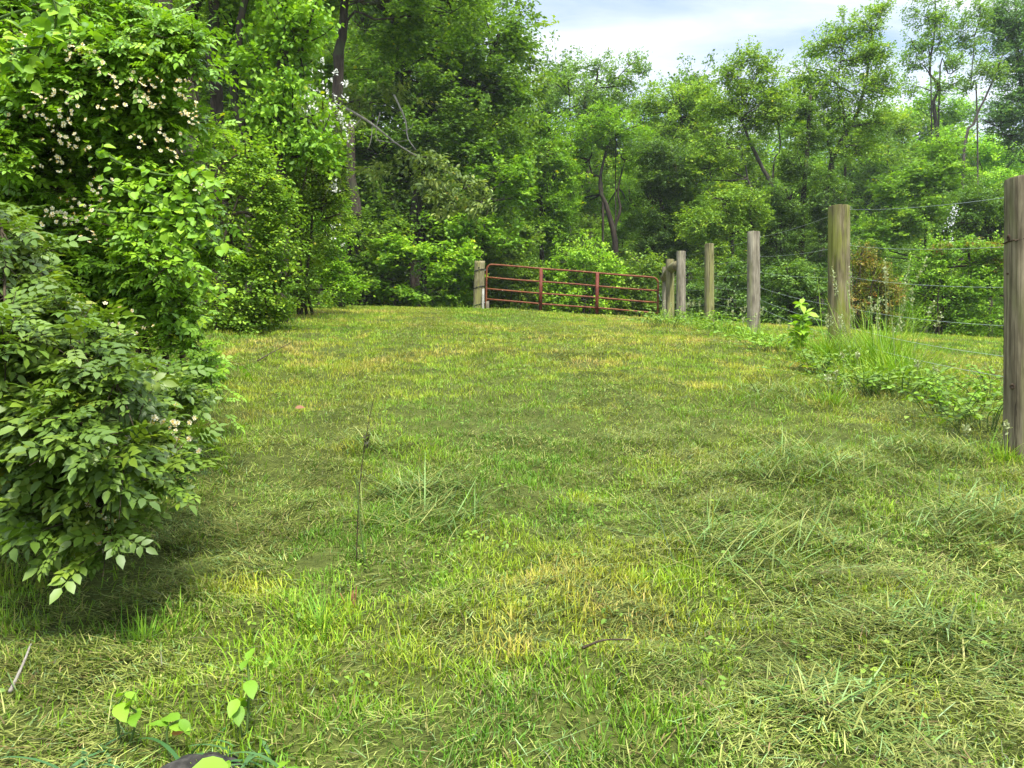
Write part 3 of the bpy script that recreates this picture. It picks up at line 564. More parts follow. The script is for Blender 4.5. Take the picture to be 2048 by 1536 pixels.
plant('slender_tree', 'slender tree with a kinked bare stem and thin yellow green leaves against the sky', 'tree', 37.0,
      [(1850, 35, 38, 28), (1890, 25, 28, 28), (1835, 85, 36, 26), (1880, 80, 32, 28), (1830, 130, 30, 22), (1905, 130, 28, 24), (1860, -20, 45, 25), (1890, 175, 30, 20), (1815, 175, 26, 18)], 0.12, 'pale',
      [([(1885, 420), (1872, 245), (1866, 205), (1880, 172), (1858, 146), (1866, 90), (1872, 30), (1868, -30)], 0.13, 0.03), ([(1878, 172), (1900, 150), (1925, 130)], .05, .02), ([(1862, 150), (1840, 110), (1822, 80)], .04, .02)], ROW, bark=M_bark2, dens=0.36, spr=0.42, sprigs=6, lum=1.15)
plant('slender_tree', 'thin tree with two bare diverging stems between the kinked stem and the dense edge tree', 'tree', 35.0,
      [(1940, 90, 30, 26), (1955, 140, 34, 22), (1925, 60, 26, 26), (1985, 150, 26, 22), (1960, 30, 26, 24), (1935, 170, 24, 16)], 0.11, 'pale',
      [([(1925, 330), (1948, 245), (1965, 205), (1990, 150), (2005, 110)], 0.09, 0.03), ([(1955, 215), (1942, 180), (1945, 130), (1950, 70)], .05, .02)], ROW, bark=M_bark2, dens=0.36, spr=0.42, sprigs=6)
plant('edge_tree', 'dense tall dark green tree at the right edge of the photo', 'tree', 38.0,
      [(2010, 60, 45, 55), (2070, 20, 70, 80), (2030, 130, 50, 45), (2080, 120, 60, 60), (2000, 30, 30, 40), (2030, 210, 50, 45), (2090, 220, 60, 60), (2000, 250, 45, 40), (2050, 290, 60, 40)], 0.13, 'blue',
      [([(2060, 500), (2055, 300), (2040, 150), (2030, 0)], 0.22, 0.06)], ROW, dens=0.6, spr=0.5, lum=1.45, sprigs=10)
plant('yellow_green_tree', 'pale yellow green rounded tree low behind the nearest fence post', 'tree', 44.0,
      [(1960, 300, 60, 30), (2020, 310, 60, 35), (1900, 330, 50, 34), (1980, 360, 80, 40), (2070, 350, 60, 50), (1905, 285, 34, 20)], 0.15, 'bright',
      [([(1970, 480), (1970, 380)], 0.2, 0.1)], ROW, dens=0.62, spr=0.5, lum=1.35, sprigs=6)
plant('yellow_green_tree', 'pale feathery yellow green tree seen through the gap right of the second nearest post', 'tree', 48.0,
      [(1750, 330, 36, 30), (1735, 380, 36, 40), (1765, 400, 40, 40), (1720, 430, 30, 30)], 0.15, 'bright', [([(1745, 480), (1745, 380)], 0.2, 0.1)], ROW, dens=0.6, spr=0.5, lum=1.35, sprigs=3)
plant('yellow_green_tree', 'hazy light green wooded rise showing between the kinked stem and the thicket', 'tree', 55.0,
      [(1790, 235, 60, 30), (1860, 230, 60, 30), (1920, 235, 50, 30), (1820, 290, 70, 40), (1700, 250, 50, 30), (1890, 280, 60, 30)], 0.17, 'fresh', [([(1820, 480), (1820, 300)], 0.2, 0.1)], ROW, dens=0.6, spr=0.6, sprigs=3, lum=1.2)
plant('green_tree', 'bright green bushy maple right of the second nearest post', 'tree', 30.0,
      [(1885, 300, 40, 30), (1860, 345, 60, 34), (1800, 380, 55, 36), (1880, 400, 60, 40), (1820, 440, 60, 40), (1770, 460, 50, 34), (1745, 500, 50, 34)], 0.10, 'fresh', [([(1850, 600), (1850, 400)], 0.12, 0.05)], ROW, tpl=TM, dens=0.68, spr=0.36, flat=0.3, lum=0.95, sprigs=3)
plant('green_tree', 'dark leafy small tree close behind the nearest fence post', 'tree', 27.0,
      [(1960, 400, 60, 36), (2020, 430, 50, 50), (1930, 440, 50, 40), (2060, 400, 60, 60), (1980, 480, 60, 40), (1900, 470, 40, 34)], 0.09, 'maple', [([(1980, 600), (1975, 450)], 0.12, 0.05)], ROW, tpl=T6, dens=0.66, spr=0.34, sprigs=3)

# shrubs ----------------------------------------------------------
SH = 'shrubs along the edge of the wood'
def shrub(name, label, D, blobs, leaf, pl, **kw):
    return plant(name, label, 'shrub', D, blobs, leaf, pl, (), SH, crown_name='foliage', wood_name='stem', **{**kw, 'sprigs': kw.get('sprigs', 0) * 2 + 2})
shrub('shrub', 'round yellow topped shrub behind the middle of the red gate', 24.0,
      [(1165, 520, 62, 30), (1200, 545, 45, 30), (1130, 555, 42, 32), (1180, 590, 70, 34), (1120, 610, 50, 24)], 0.095, 'bright', tpl=T6, dens=0.75, spr=0.28, sprigs=5)
shrub('shrub', 'green shrub behind the latch half of the red gate', 24.5,
      [(1265, 560, 45, 34), (1240, 605, 50, 30), (1300, 600, 40, 34), (1290, 530, 40, 26)], 0.09, 'mid', tpl=T6, dens=0.75, spr=0.28, sprigs=3)
shrub('shrub', 'green shrub behind the hinge half of the red gate', 24.5,
      [(1020, 575, 45, 34), (1060, 600, 45, 30), (990, 600, 34, 28), (1050, 560, 40, 30)], 0.09, 'mid', tpl=T6, dens=0.75, spr=0.28, sprigs=3)
shrub('shrub', 'dark low shrub between the latch post and the fourth post', 22.5,
      [(1390, 570, 45, 40), (1430, 590, 40, 36), (1380, 615, 50, 26), (1345, 590, 30, 40)], 0.075, 'dark', tpl=T6, dens=0.8, spr=0.26, lum=1.3)
shrub('shrub', 'dark low shrub seen between the third and fourth posts', 21.5,
      [(1465, 590, 45, 44), (1500, 620, 40, 34), (1450, 630, 40, 24), (1475, 545, 34, 30)], 0.075, 'dark', tpl=T6, dens=0.8, spr=0.26, lum=1.35)
shrub('shrub', 'dark leafy shrub just left of the thick mossy post', 20.0,
      [(1580, 600, 50, 46), (1625, 590, 50, 50), (1550, 630, 45, 30), (1600, 640, 60, 26), (1570, 550, 44, 34)], 0.075, 'dark', tpl=T6, dens=0.8, spr=0.26, lum=1.4)
shrub('brown_shrub', 'half dry shrub with reddish brown twigs right of the thick mossy post', 20.0,
      [(1715, 520, 30, 34), (1745, 560, 38, 36), (1700, 600, 42, 40), (1760, 600, 36, 30), (1730, 640, 60, 30), (1790, 590, 28, 20)], 0.06, 'rust', tpl=T4, dens=0.42, spr=0.22, bark=M_cane, sprigs=6,
      extra=second('dark', [(1720, 610, 55, 48), (1790, 640, 50, 30), (1750, 650, 60, 22)], 20.2, 0.065, dens=0.6, spr=0.24, lum=1.3))
shrub('shrub', 'large bramble shrub with reddish new tips left of the nearest fence post', 20.5,
      [(1880, 520, 46, 34), (1940, 520, 55, 40), (2010, 530, 60, 50), (1850, 580, 46, 40), (1900, 590, 60, 44), (1970, 590, 60, 50), (2050, 600, 60, 50), (1880, 640, 60, 34), (1950, 645, 60, 30), (2020, 650, 60, 34), (1820, 640, 36, 30)], 0.075, 'fresh', tpl=T6, dens=0.72, spr=0.26, sprigs=6, bark=M_cane,
      extra=second('rust', [(1960, 490, 45, 12), (1880, 492, 30, 10), (1990, 520, 30, 16)], 20.2, 0.06, dens=0.35, spr=0.2))
# elder blossoms high in the trees right of the thick post
root = empty('flowering_vine', tuple(W(1900, 440, 24.5)), 'upright spray of white blossom in the greenery between the two nearest posts', 'blossom')
mb = MB(); c = W(1895, 440, 24.5); n = 110; k = rng.integers(0, 6, n)
cen = np.array([W(1903, 425, 24.5), W(1900, 436, 24.5), W(1897, 446, 24.5), W(1893, 452, 24.5), W(1905, 418, 24.5), W(1896, 486, 24.5)])
put_leaves(mb, T4, cen[k] + rng.normal(0, 0.075, (n, 3)), rnd_dir(n) + [0, -1, .6], rnd_dir(n), 0.05, np.full((n, 3), 0.62)); mb.build('blossom', M_petal, root, origin=c)
mb = MB(); tube(mb, bez([W(1900, 640, 24.6), W(1898, 520, 24.6), W(1903, 415, 24.6)], 10), np.linspace(.02, .006, 10), 6)
mb.build('stem', M_stem, root, origin=c)

# background wood: copies of two generic trees
def generic(nm, seed_pal, D, label):
    k = F / D; rr = random.Random(seed_pal); bl = []
    for z, w in ((14.5, 1.6), (12.6, 2.6), (10.6, 3.2), (8.4, 3.4), (6.2, 3.5), (4.0, 3.4), (1.8, 3.2)):
        for sx in ((0,) if z > 14 else (-1, 1)):
            bl.append((1024 + (sx * w * 0.55 + rr.uniform(-.5, .5)) * k, 768 - (z - CZ + rr.uniform(-.5, .5)) * k - float(G(0, D) - 0) * k, w * 0.72 * k, 1.35 * k))
    return plant(nm, label, 'tree', D, bl, 0.17, seed_pal, [([(1024, 768 - (G(0, D) - CZ) * k), (1030, 768 - 6 * k), (1020, 768 - 13 * k)], 0.2, 0.05)], 'background trees deep in the wood', dens=0.42, spr=0.6, sprigs=7)
def copy_tree(o, loc, rz, s, label=None):
    c = o.copy(); col.objects.link(c); c.location = loc; c.rotation_euler = (0, 0, rz); c.scale = (s, s, s * rng.uniform(0.9, 1.1))
    if label: c['label'] = label
    for ch in list(o.children):
        d = ch.copy(); col.objects.link(d); d.parent = c
    return c
LB = 'leafy background tree filling the wood behind the front trees'
protos = [generic('background_tree', 'mid', 46.0, LB), generic('background_tree', 'fresh', 52.0, LB), generic('background_tree', 'maple', 50.0, LB)]
spots = []
for px in range(-250, 930, 120): spots.append((px + rng.uniform(-20, 20), 29 + rng.uniform(-2, 2), 1.1))
for px in range(-260, 860, 130): spots.append((px + rng.uniform(-20, 20), 38 + rng.uniform(-3, 3), 1.3))
for px in range(1000, 2300, 100): spots.append((px + rng.uniform(-20, 20), 45 + rng.uniform(-3, 3), 1.12 + rng.uniform(-.08, .08)))
for px in range(980, 2300, 110): spots.append((px + rng.uniform(-20, 20), 58 + rng.uniform(-4, 4), 1.46 + rng.uniform(-.1, .1)))
for px in range(1340, 2300, 75): spots.append((px + rng.uniform(-20, 20), 34 + rng.uniform(-2, 2), 0.52))
for px in range(960, 1340, 70): spots.append((px + rng.uniform(-12, 12), 35 + rng.uniform(-2, 2), 0.5))
for i, (px, D, s) in enumerate(spots):
    x = (px - 1024) / F * D; pr = protos[i % 3]
    loc = (x, D, float(G(x, D)) - 0.1)
    if i < 3: pr.location = loc; pr.scale = (s, s, s); pr.rotation_euler = (0, 0, i * 2.1)
    else: copy_tree(pr, loc, rng.uniform(0, 6.28), s)

# far wooded hillside as one mass
mb = MB(); ns = 900; x = rng.uniform(-75, 110, ns); y = rng.uniform(85, 150, ns); cz = G(x, y, False) + rng.uniform(4, 12, ns)
k = rng.integers(0, ns, 90000); dd = rnd_dir(len(k)); dd[:, 2] = np.abs(dd[:, 2]) * 1.2 - 0.3
P = np.stack([x, y, cz], -1)[k] + dd * rng.uniform(2.0, 4.0, ns)[k][:, None] + rng.standard_normal((len(k), 3)) * 0.4
c = pal(np.clip(rng.normal(.45, .25, ns)[k] + rng.normal(0, .1, len(k)), 0, 1), PAL['mid'])
put_leaves(mb, T4, P, dd + [0, -.3, .5] + rng.standard_normal((len(k), 3)) * .4, rnd_dir(len(k)), rng.uniform(0.5, 0.9, len(k)), c)
o = mb.build('distant_forest', M_leaf); tag(o, 'far wooded hillside closing the view beneath the sky', 'forest', kind='stuff')

# ------------------------------------------------------------------ hedge on the left
HG = 'flowering shrubs of the hedge on the left'
def honeysuckle(label, D, blobs, leaf, pl, fl, **kw):
    r = plant('honeysuckle_shrub', label, 'shrub', D, blobs, leaf, pl, (), HG, crown_name='foliage', wood_name='stem', bark=M_cane, **kw)
    org = np.array(r.location); mb = MB()
    for (px, py, sp, n) in fl:
        c0 = W(px, py, D); q = c0 + rng.standard_normal((n, 3)) * np.array([sp, sp * .8, sp]) * D / F - [0, blob_world(blobs[0], D)[1][1] * 0.55, 0]
        kk = rng.integers(0, n, n * 7); put_leaves(mb, T4, q[kk] + rng.normal(0, 0.022, (len(kk), 3)), rnd_dir(len(kk)) + [0, -.4, .5], rnd_dir(len(kk)), 0.028 + 0.0016 * D, np.full((len(kk), 3), 0.72) * [1, 1, 0.9])
    if fl: mb.build('blossom', M_petal, r, origin=org)
    return r
honeysuckle('tall arching shrub with a crest of white blossom to the right of the vine tree', 11.5,
    [(600, 260, 65, 40), (650, 235, 45, 35), (560, 320, 80, 55), (630, 330, 60, 60), (660, 290, 34, 40), (500, 390, 80, 60), (580, 420, 85, 70), (640, 430, 50, 70), (560, 520, 80, 60), (600, 590, 60, 40), (540, 580, 60, 45), (500, 300, 60, 50), (660, 380, 40, 60)], 0.055, 'mid',
    [(640, 215, 25, 40), (600, 225, 30, 26), (680, 270, 12, 10), (655, 255, 22, 16), (480, 300, 12, 4), (672, 380, 8, 8)], tpl=T6, dens=0.62, spr=0.24, sprigs=5)
honeysuckle('dense small leaved shrub where the hedge meets the crest of the lawn', 14.5,
    [(600, 480, 70, 60), (660, 470, 40, 70), (640, 560, 60, 50), (580, 560, 60, 55), (690, 580, 40, 30), (650, 600, 50, 22), (610, 400, 70, 50), (560, 610, 50, 22)], 0.055, 'fresh',
    [(672, 480, 14, 6)], tpl=T6, dens=0.62, spr=0.24, sprigs=3, lum=1.1)
honeysuckle('broad grey green shrub in the middle of the hedge beside the lawn', 8.6,
    [(440, 400, 80, 70), (510, 400, 70, 65), (490, 320, 60, 50), (560, 440, 50, 60), (430, 300, 40, 50), (530, 500, 70, 70), (450, 500, 80, 80), (480, 590, 75, 55), (420, 600, 70, 60), (550, 570, 55, 50), (440, 670, 50, 40), (500, 640, 50, 30), (540, 620, 40, 25)], 0.05, 'mid',
    [], tpl=T6, dens=0.62, lum=1.3, spr=0.2, sprigs=3)
honeysuckle('dark twiggy shrub with bare brown canes behind the near rose bush', 5.2,
    [(330, 480, 100, 90), (300, 580, 110, 80), (390, 600, 60, 70), (340, 680, 90, 60), (200, 520, 120, 90, .4), (220, 650, 110, 80), (150, 300, 150, 100, .6), (60, 600, 120, 110, .4)], 0.036, 'mid',
    [(120, 330, 40, 10)], tpl=T6, dens=0.5, spr=0.15, sprigs=5)

# near rose bush: arching canes, pinnate leaves, clusters of white flowers ---------
def flower_mesh():
    mb = MB()
    for k in range(5):
        a = k * 2 * math.pi / 5; d = np.array([[math.cos(a), math.sin(a), 0.25]])
        v = np.array([(0, 0.08, 0), (0.34, 0.55, .05), (0.26, 1.0, 0.12), (0, .9, .08), (-0.26, 1.0, 0.12), (-0.34, 0.55, .05)])
        put_leaves(mb, (v, [(0, 1, 2, 3), (0, 3, 4, 5)]), np.zeros((1, 3)), np.array([[-.2 * math.cos(a), -.2 * math.sin(a), 1.0]]), d, 0.0095, np.array([[0.72, 0.69, 0.50]]))
    n = 14; put_leaves(mb, T4, rng.normal(0, 0.0022, (n, 3)) + [0, 0, .003], rnd_dir(n) + [0, 0, 1], rnd_dir(n), 0.004, np.tile([[0.75, 0.5, 0.08]], (n, 1)))
    return mb
def cluster_mesh(n, spread):
    base = flower_mesh(); V = np.concatenate(base.v); Cc = np.concatenate(base.c); out = MB()
    for _ in range(n):
        off = rng.standard_normal(3) * spread; nrm = unit(np.array([[rng.normal(0, .6), -0.7 + rng.normal(0, .4), 0.6 + rng.normal(0, .3)]]))[0]
        a = unit(np.cross(nrm, [0.3, 0.1, 1])[None])[0]; b_ = np.cross(nrm, a); s = rng.uniform(0.7, 1.1)
        v = off + s * (V[:, :1] * a + V[:, 1:2] * b_ + V[:, 2:3] * nrm); k = 0
        for f in base.f: out.f.append(f + out.n)
        out.v.append(v.astype(np.float32)); out.c.append(Cc); out.n += len(v)
    return out
CL = [cluster_mesh(n, s).mesh('blossom_cluster', M_petal) for n, s in ((5, 0.016), (8, 0.022), (4, 0.016), (10, 0.030))]

def rose_bush(label, canes, leaf, pl, flowers, base, along=(0.15, 1.0), step=0.024, lum=1.0, side=0.14, fill=()):
    wood = MB(); fo = MB(); PP = []; DD = []; TT = []
    for (pts, r0) in canes:
        q = bez([base + rng.normal(0, .06, 3) * [1, 1, 0]] + [W(*p) for p in pts], 26); tube(wood, q, np.linspace(r0, r0 * 0.35, 26), 6)
        ln = np.linalg.norm(np.diff(q, axis=0), axis=1).sum(); m_ = int(ln * (along[1] - along[0]) / step)
        u = rng.uniform(along[0], along[1], m_) * 25; i0 = np.minimum(u.astype(int), 24); pos = q[i0] + (q[i0 + 1] - q[i0]) * (u - i0)[:, None]
        # side shoots
        sd = unit(rnd_dir(m_) + [0, -.35, .15]); L = rng.uniform(0.3, 1.0, m_) * side
        end = pos + sd * L[:, None] - np.array([0, 0, 1]) * (L ** 2)[:, None] * 1.2
        tubes_many(wood, pos, (pos + end) / 2 + [0, 0, .01], end, np.full(m_, .0022), np.full(m_, .001), 3)
        per = 4; tt = rng.uniform(0.2, 1, (m_, per)); P = pos[:, None] + (end - pos)[:, None] * tt[..., None]
        PP.append(P.reshape(-1, 3)); DD.append((unit(rng.standard_normal((m_, per, 3)) + sd[:, None] * 1.0 + [0, -.2, -.1])).reshape(-1, 3)); TT.append(np.repeat(rng.normal(.45, .2, m_), per))
    P = np.concatenate(PP); Dr = np.concatenate(DD); T = np.clip(np.concatenate(TT) + rng.normal(0, .12, len(P)), 0, 1)
    nn = np.array([0, -.25, 1.0]) + rng.standard_normal((len(P), 3)) * 0.42
    put_leaves(fo, TP, P, nn, Dr, leaf * rng.uniform(0.4, 1.3, len(P)), pal(T, PAL[pl]) * rng.uniform(.75, 1.2, (len(P), 1)) * np.where(rng.random((len(P), 1)) < .012, [[1.9, 1.25, 1.0]], [[1, 1, 1]]) * lum)
    for args in fill: make_crown(fo, wood, *args[0], **args[1])
    root = empty('rose_bush', base, label, 'rose bush', HG)
    wood.build('cane', M_cane, root, smooth=True, origin=base); fo.build('foliage', M_gloss, root, origin=base)
    for i, (px, py, D) in enumerate(flowers):
        p = W(px, py, D) - base; o = bpy.data.objects.new('blossom_cluster', CL[i % 4]); col.objects.link(o); o.parent = root; o.location = p; o.rotation_euler = (rng.normal(0, .4), rng.normal(0, .4), rng.normal(0, .5))
    return root
def gz(x, y): return np.array([x, y, float(G(x, y))])
# low bush in the near left, overhanging the lawn
lo = []
for k in range(26):
    ex, ey = rng.uniform(0, 310), rng.uniform(690, 930); D = rng.uniform(1.75, 2.35)
    lo.append(([(rng.uniform(-150, 20), ey - rng.uniform(120, 260), D + .45), ((ex - 40) / 2 + rng.uniform(-30, 30), ey - rng.uniform(60, 130), D + .2), (ex, ey, D)], 0.006))
lo += [([(-40, 760, 2.3), (90, 850, 2.1), (180, 980, 1.95), (225, 1085, 1.85)], .006), ([(-40, 800, 2.2), (60, 900, 2.0), (150, 1000, 1.95), (215, 1100, 1.9)], .006), ([(0, 700, 2.4), (150, 800, 2.2), (260, 900, 2.1), (340, 945, 2.05)], .006),
       ([(-60, 850, 2.2), (40, 930, 2.0), (100, 1010, 1.95), (130, 1060, 1.9)], .006), ([(0, 700, 2.6), (160, 740, 2.5), (300, 770, 2.5), (385, 800, 2.5)], .006), ([(0, 800, 2.4), (160, 830, 2.3), (300, 860, 2.3), (350, 900, 2.3)], .006)]
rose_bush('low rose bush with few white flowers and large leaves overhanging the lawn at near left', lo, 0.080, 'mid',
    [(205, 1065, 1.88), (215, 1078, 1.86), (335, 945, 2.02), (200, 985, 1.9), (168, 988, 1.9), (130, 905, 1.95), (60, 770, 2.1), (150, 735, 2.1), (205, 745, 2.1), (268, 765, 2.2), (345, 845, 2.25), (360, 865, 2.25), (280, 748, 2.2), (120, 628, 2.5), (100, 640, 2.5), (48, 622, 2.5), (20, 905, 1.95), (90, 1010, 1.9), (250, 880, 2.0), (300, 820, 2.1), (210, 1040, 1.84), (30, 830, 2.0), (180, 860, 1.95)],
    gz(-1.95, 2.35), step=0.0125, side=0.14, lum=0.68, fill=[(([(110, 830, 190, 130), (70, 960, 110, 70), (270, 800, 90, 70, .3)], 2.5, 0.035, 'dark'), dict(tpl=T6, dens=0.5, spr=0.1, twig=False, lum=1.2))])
hi = []
for k in range(46):
    ex, ey = rng.uniform(0, 400), rng.uniform(90, 640); D = rng.uniform(3.15, 3.9)
    while ex < 240 and 360 < ey < 590: ex, ey = rng.uniform(0, 400), rng.uniform(90, 640)
    hi.append(([(rng.uniform(-260, -80), rng.uniform(300, 500), D + .5), (ex * 0.3 - 60, min(ey - rng.uniform(60, 200), 260 + ey * .3), D + .3), (ex * .75, ey - rng.uniform(20, 90), D + .1), (ex, ey, D)], 0.008))
hi += [([(-100, 60, 3.4), (60, 100, 3.2), (200, 120, 3.2), (295, 135, 3.2)], .006), ([(-100, 160, 3.4), (120, 180, 3.2), (260, 210, 3.3), (370, 260, 3.4)], .006), ([(-60, 200, 3.6), (150, 240, 3.4), (300, 300, 3.4), (360, 370, 3.4), (400, 430, 3.5)], .008),
       ([(-60, 450, 3.8), (150, 480, 3.6), (280, 560, 3.5), (380, 680, 3.4), (420, 760, 3.3)], .009), ([(-60, 400, 3.8), (200, 430, 3.6), (330, 470, 3.6), (450, 520, 3.6)], .008), ([(-60, 560, 3.8), (150, 560, 3.6), (300, 590, 3.5), (400, 640, 3.4)], .008)]
fl = []
for (cx, cy, sx, sy, n) in ((60, 100, 45, 18, 6), (175, 100, 15, 12, 4), (210, 125, 40, 20, 7), (120, 260, 50, 25, 8), (120, 310, 25, 35, 9), (290, 200, 40, 30, 8), (370, 230, 16, 30, 7), (260, 180, 60, 20, 6), (185, 440, 14, 26, 4), (110, 440, 12, 8, 4), (60, 230, 50, 30, 6), (200, 250, 60, 40, 8), (330, 170, 30, 30, 5), (10, 300, 20, 30, 3), (110, 200, 80, 30, 5), (200, 460, 30, 50, 5), (330, 380, 60, 60, 5), (60, 420, 50, 60, 5), (350, 290, 20, 40, 4), (250, 600, 90, 50, 5)):
    for _ in range((n + 2) // 3): fl.append((cx + rng.normal(0, sx * .7), cy + rng.normal(0, sy * .7), rng.uniform(2.85, 3.15)))
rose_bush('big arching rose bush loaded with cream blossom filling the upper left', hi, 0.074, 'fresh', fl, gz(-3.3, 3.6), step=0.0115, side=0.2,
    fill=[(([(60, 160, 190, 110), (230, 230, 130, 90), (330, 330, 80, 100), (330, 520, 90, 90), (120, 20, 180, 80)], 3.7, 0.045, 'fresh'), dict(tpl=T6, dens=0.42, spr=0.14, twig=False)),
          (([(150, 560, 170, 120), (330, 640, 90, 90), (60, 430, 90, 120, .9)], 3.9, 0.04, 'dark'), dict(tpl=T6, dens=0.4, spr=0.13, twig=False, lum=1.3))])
# climbing vine with big round leaves at the very top left
def big_vine(label, D, stems, leaf, pl, n_per):
    wood = MB(); fo = MB(); base = gz(*W(stems[0][0][0] - 200, 0, D)[:2])
    for s in stems:
        q = bez([W(p[0], p[1], D + (p[2] if len(p) > 2 else 0)) for p in s], 24); tube(wood, q, np.linspace(.006, .002, 24), 6)
        n = n_per; i = rng.integers(0, 24, n); P = q[i] + rng.normal(0, .02, (n, 3)); dr = rnd_dir(n) + [0, -.2, -.5]
        put_leaves(fo, TBIG, P, np.array([0, -.6, .6]) + rng.standard_normal((n, 3)) * .5, dr, leaf * rng.uniform(.5, 1.2, n), pal(np.clip(rng.normal(.55, .25, n), 0, 1), PAL[pl]))
    root = empty('climbing_vine', base, label, 'vine'); wood.build('stem', M_stem, root, smooth=True, origin=base); fo.build('foliage', M_leaf, root, origin=base)
a_ = np.linspace(0, 2 * np.pi, 13)[:-1]; rr = 0.5 * (1 + 0.0 * a_); bx = rr * np.sin(a_) * 0.86 * np.where(np.cos(a_) < -.5, .75, 1); by = 0.5 - rr * np.cos(a_); by[0] = 0.06; by[6] = 1.08
TBIG = (np.concatenate([np.stack([bx, by, 0.28 * np.abs(bx) - .15 * by ** 2], -1), [[0, .5, -.04]]]), [(i, (i + 1) % 12, 12, 12) for i in range(12)])
big_vine('climbing vine with big round pale leaves at the top left corner', 2.7, [[(-60, 60), (60, 20), (90, 70), (60, 130), (20, 120)], [(-80, -20), (40, -30), (120, 10), (170, 60)], [(0, -60), (100, -10), (110, 60), (90, 110)], [(-60, 120), (30, 100), (100, 90), (180, 60)]], 0.052, 'fresh', 34)
big_vine('vine with bright rounded leaves trailing across the middle of the near bushes', 2.9, [[(200, 300), (250, 330), (330, 350), (410, 350), (430, 390)], [(210, 360), (290, 400), (340, 430), (360, 470)], [(180, 420), (280, 430), (380, 450), (440, 490)], [(300, 470), (360, 500), (400, 560), (440, 600)], [(280, 380), (350, 400), (400, 420), (380, 480)]], 0.036, 'fresh', 70)
big_vine('vine with broad green leaves hanging at the left edge above the low rose bush', 2.2, [[(-40, 560), (20, 590), (50, 620), (20, 650)], [(-60, 680), (30, 660), (80, 700), (60, 760)]], 0.045, 'mid', 16)

# ------------------------------------------------------------------ fence and gate
def wood_post(name, label, px, top, D, dia, m, foot_z=None, lean=(0, 0), group='wooden posts of the wire fence', seg=36, cracks=3, dome=0.0):
    t = W(px, top, D); x, y = t[0], t[1]; gz0 = float(G(x, y)); h = t[2] - gz0; n = 24
    zs = np.concatenate([[-0.3], np.linspace(0, h - 0.012, n), [h - 0.004, h]]); th = np.arange(seg) / seg * 2 * np.pi
    prof = np.ones((len(zs), seg)) * dia / 2 * (1 + 0.03 * np.sin(th * 2 + px)[None] + 0.015 * np.sin(th * 3 + 1)[None])
    prof *= (1.03 - 0.05 * np.clip(zs / h, 0, 1))[:, None]; prof += rng.normal(0, dia * 0.006, prof.shape)
    for c in range(cracks):
        k = rng.integers(0, seg) if c else int(seg * 0.75); a, b_ = sorted(rng.uniform(0, 1.0, 2)); 
        if c == 0: a, b_ = 0.05, 1.0
        sel = (zs > a * h) & (zs < b_ * h + .01); prof[sel, k] -= dia * 0.10
    prof[-2] *= 0.995; prof[-1] *= 0.975
    lx = lean[0] * np.clip(zs, 0, h); v = np.stack([prof * np.cos(th) + lx[:, None], prof * np.sin(th), np.broadcast_to(zs[:, None], prof.shape) + 0], -1)
    v[-2:, :, 2] += dome * np.sin(th)[None]
    i = np.arange(len(zs) - 1)[:, None] * seg + np.arange(seg)[None]; j = np.arange(len(zs) - 1)[:, None] * seg + (np.arange(seg)[None] + 1) % seg
    mb = MB(); mb.add(v.reshape(-1, 3), np.stack([i, j, j + seg, i + seg], -1).reshape(-1, 4))
    root = empty(name, (x, y, gz0), label, 'post', group); mb.build('shaft', m, root, smooth=True)
    tp = MB(); top_v = v[-1]; tp.add(np.concatenate([top_v, [top_v.mean(0) + [0, 0, 0.004]]]), [(k, (k + 1) % seg, seg) for k in range(seg)]); tp.build('end_grain', M_cut, root)
    return root
fr = 'wooden posts of the wire fence'
P1 = wood_post('fence_post', 'nearest and biggest weathered brown post cut off by the right edge of the photo', 2048, 357, 3.8, 0.175, M_p1, seg=48, cracks=6)
P2 = wood_post('fence_post', 'thick mossy green and brown post, second from the right edge', 1678, 413, 7.6, 0.212, M_p2, seg=40, cracks=4)
P3 = wood_post('fence_post', 'pale grey post, third from the right edge', 1507, 464, 10.7, 0.183, M_p3, cracks=3)
P4 = wood_post('fence_post', 'olive tinged post, fourth from the right edge', 1418.5, 488, 13.1, 0.168, M_p4, cracks=3)
P5 = wood_post('fence_post', 'grey post carrying the near end of the brace log', 1362, 503, 16.0, 0.20, M_p3, cracks=3)
P6 = wood_post('fence_post', 'greenish post behind the middle of the brace log', 1340, 519, 18.2, 0.195, M_p4, cracks=2)
P7 = wood_post('fence_post', 'farthest thin post beside the latch end of the red gate', 1329.5, 534, 20.8, 0.15, M_p3, cracks=2)
P8 = wood_post('gate_post', 'round hinge post wrapped with black wire at the left end of the red gate', 956.5, 522, 20.6, 0.285, M_p4, lean=(0.03, 0), group=None, dome=0.03)
# details on the nearest post
def bump_part(name, parent, ang, z, rx, rz, rad, m, depth=0.006):
    th = np.arange(16) / 16 * 2 * np.pi; v = []; 
    for rr_, dp in ((1, 0.0), (0.75, depth), (0.35, depth * 0.4)):
        a = ang + rr_ * rx * np.cos(th) / rad; v.append(np.stack([(rad + dp) * np.cos(a), (rad + dp) * np.sin(a), z + rr_ * rz * np.sin(th)], -1))
    v.append(np.array([[(rad - depth * .5) * math.cos(ang), (rad - depth * .5) * math.sin(ang), z]])); v = np.concatenate(v)
    f4 = [(r_ * 16 + k, r_ * 16 + (k + 1) % 16, (r_ + 1) * 16 + (k + 1) % 16, (r_ + 1) * 16 + k) for r_ in range(2) for k in range(16)]
    mb = MB(); b0 = mb.n; mb.add(v, f4); mb.f.append(np.array([(32 + k, 32 + (k + 1) % 16, 48) for k in range(16)])); return mb.build(name, m, parent, smooth=True)
h1 = W(2048, 357, 3.8)[2] - P1.location.z
def z1(py): return h1 - (py - 357) / F * 3.8
bump_part('knot', P1, R(190), z1(477), 0.010, 0.018, 0.0885, M_knot)
bump_part('knot', P1, R(203), z1(773), 0.014, 0.015, 0.0905, M_knot)
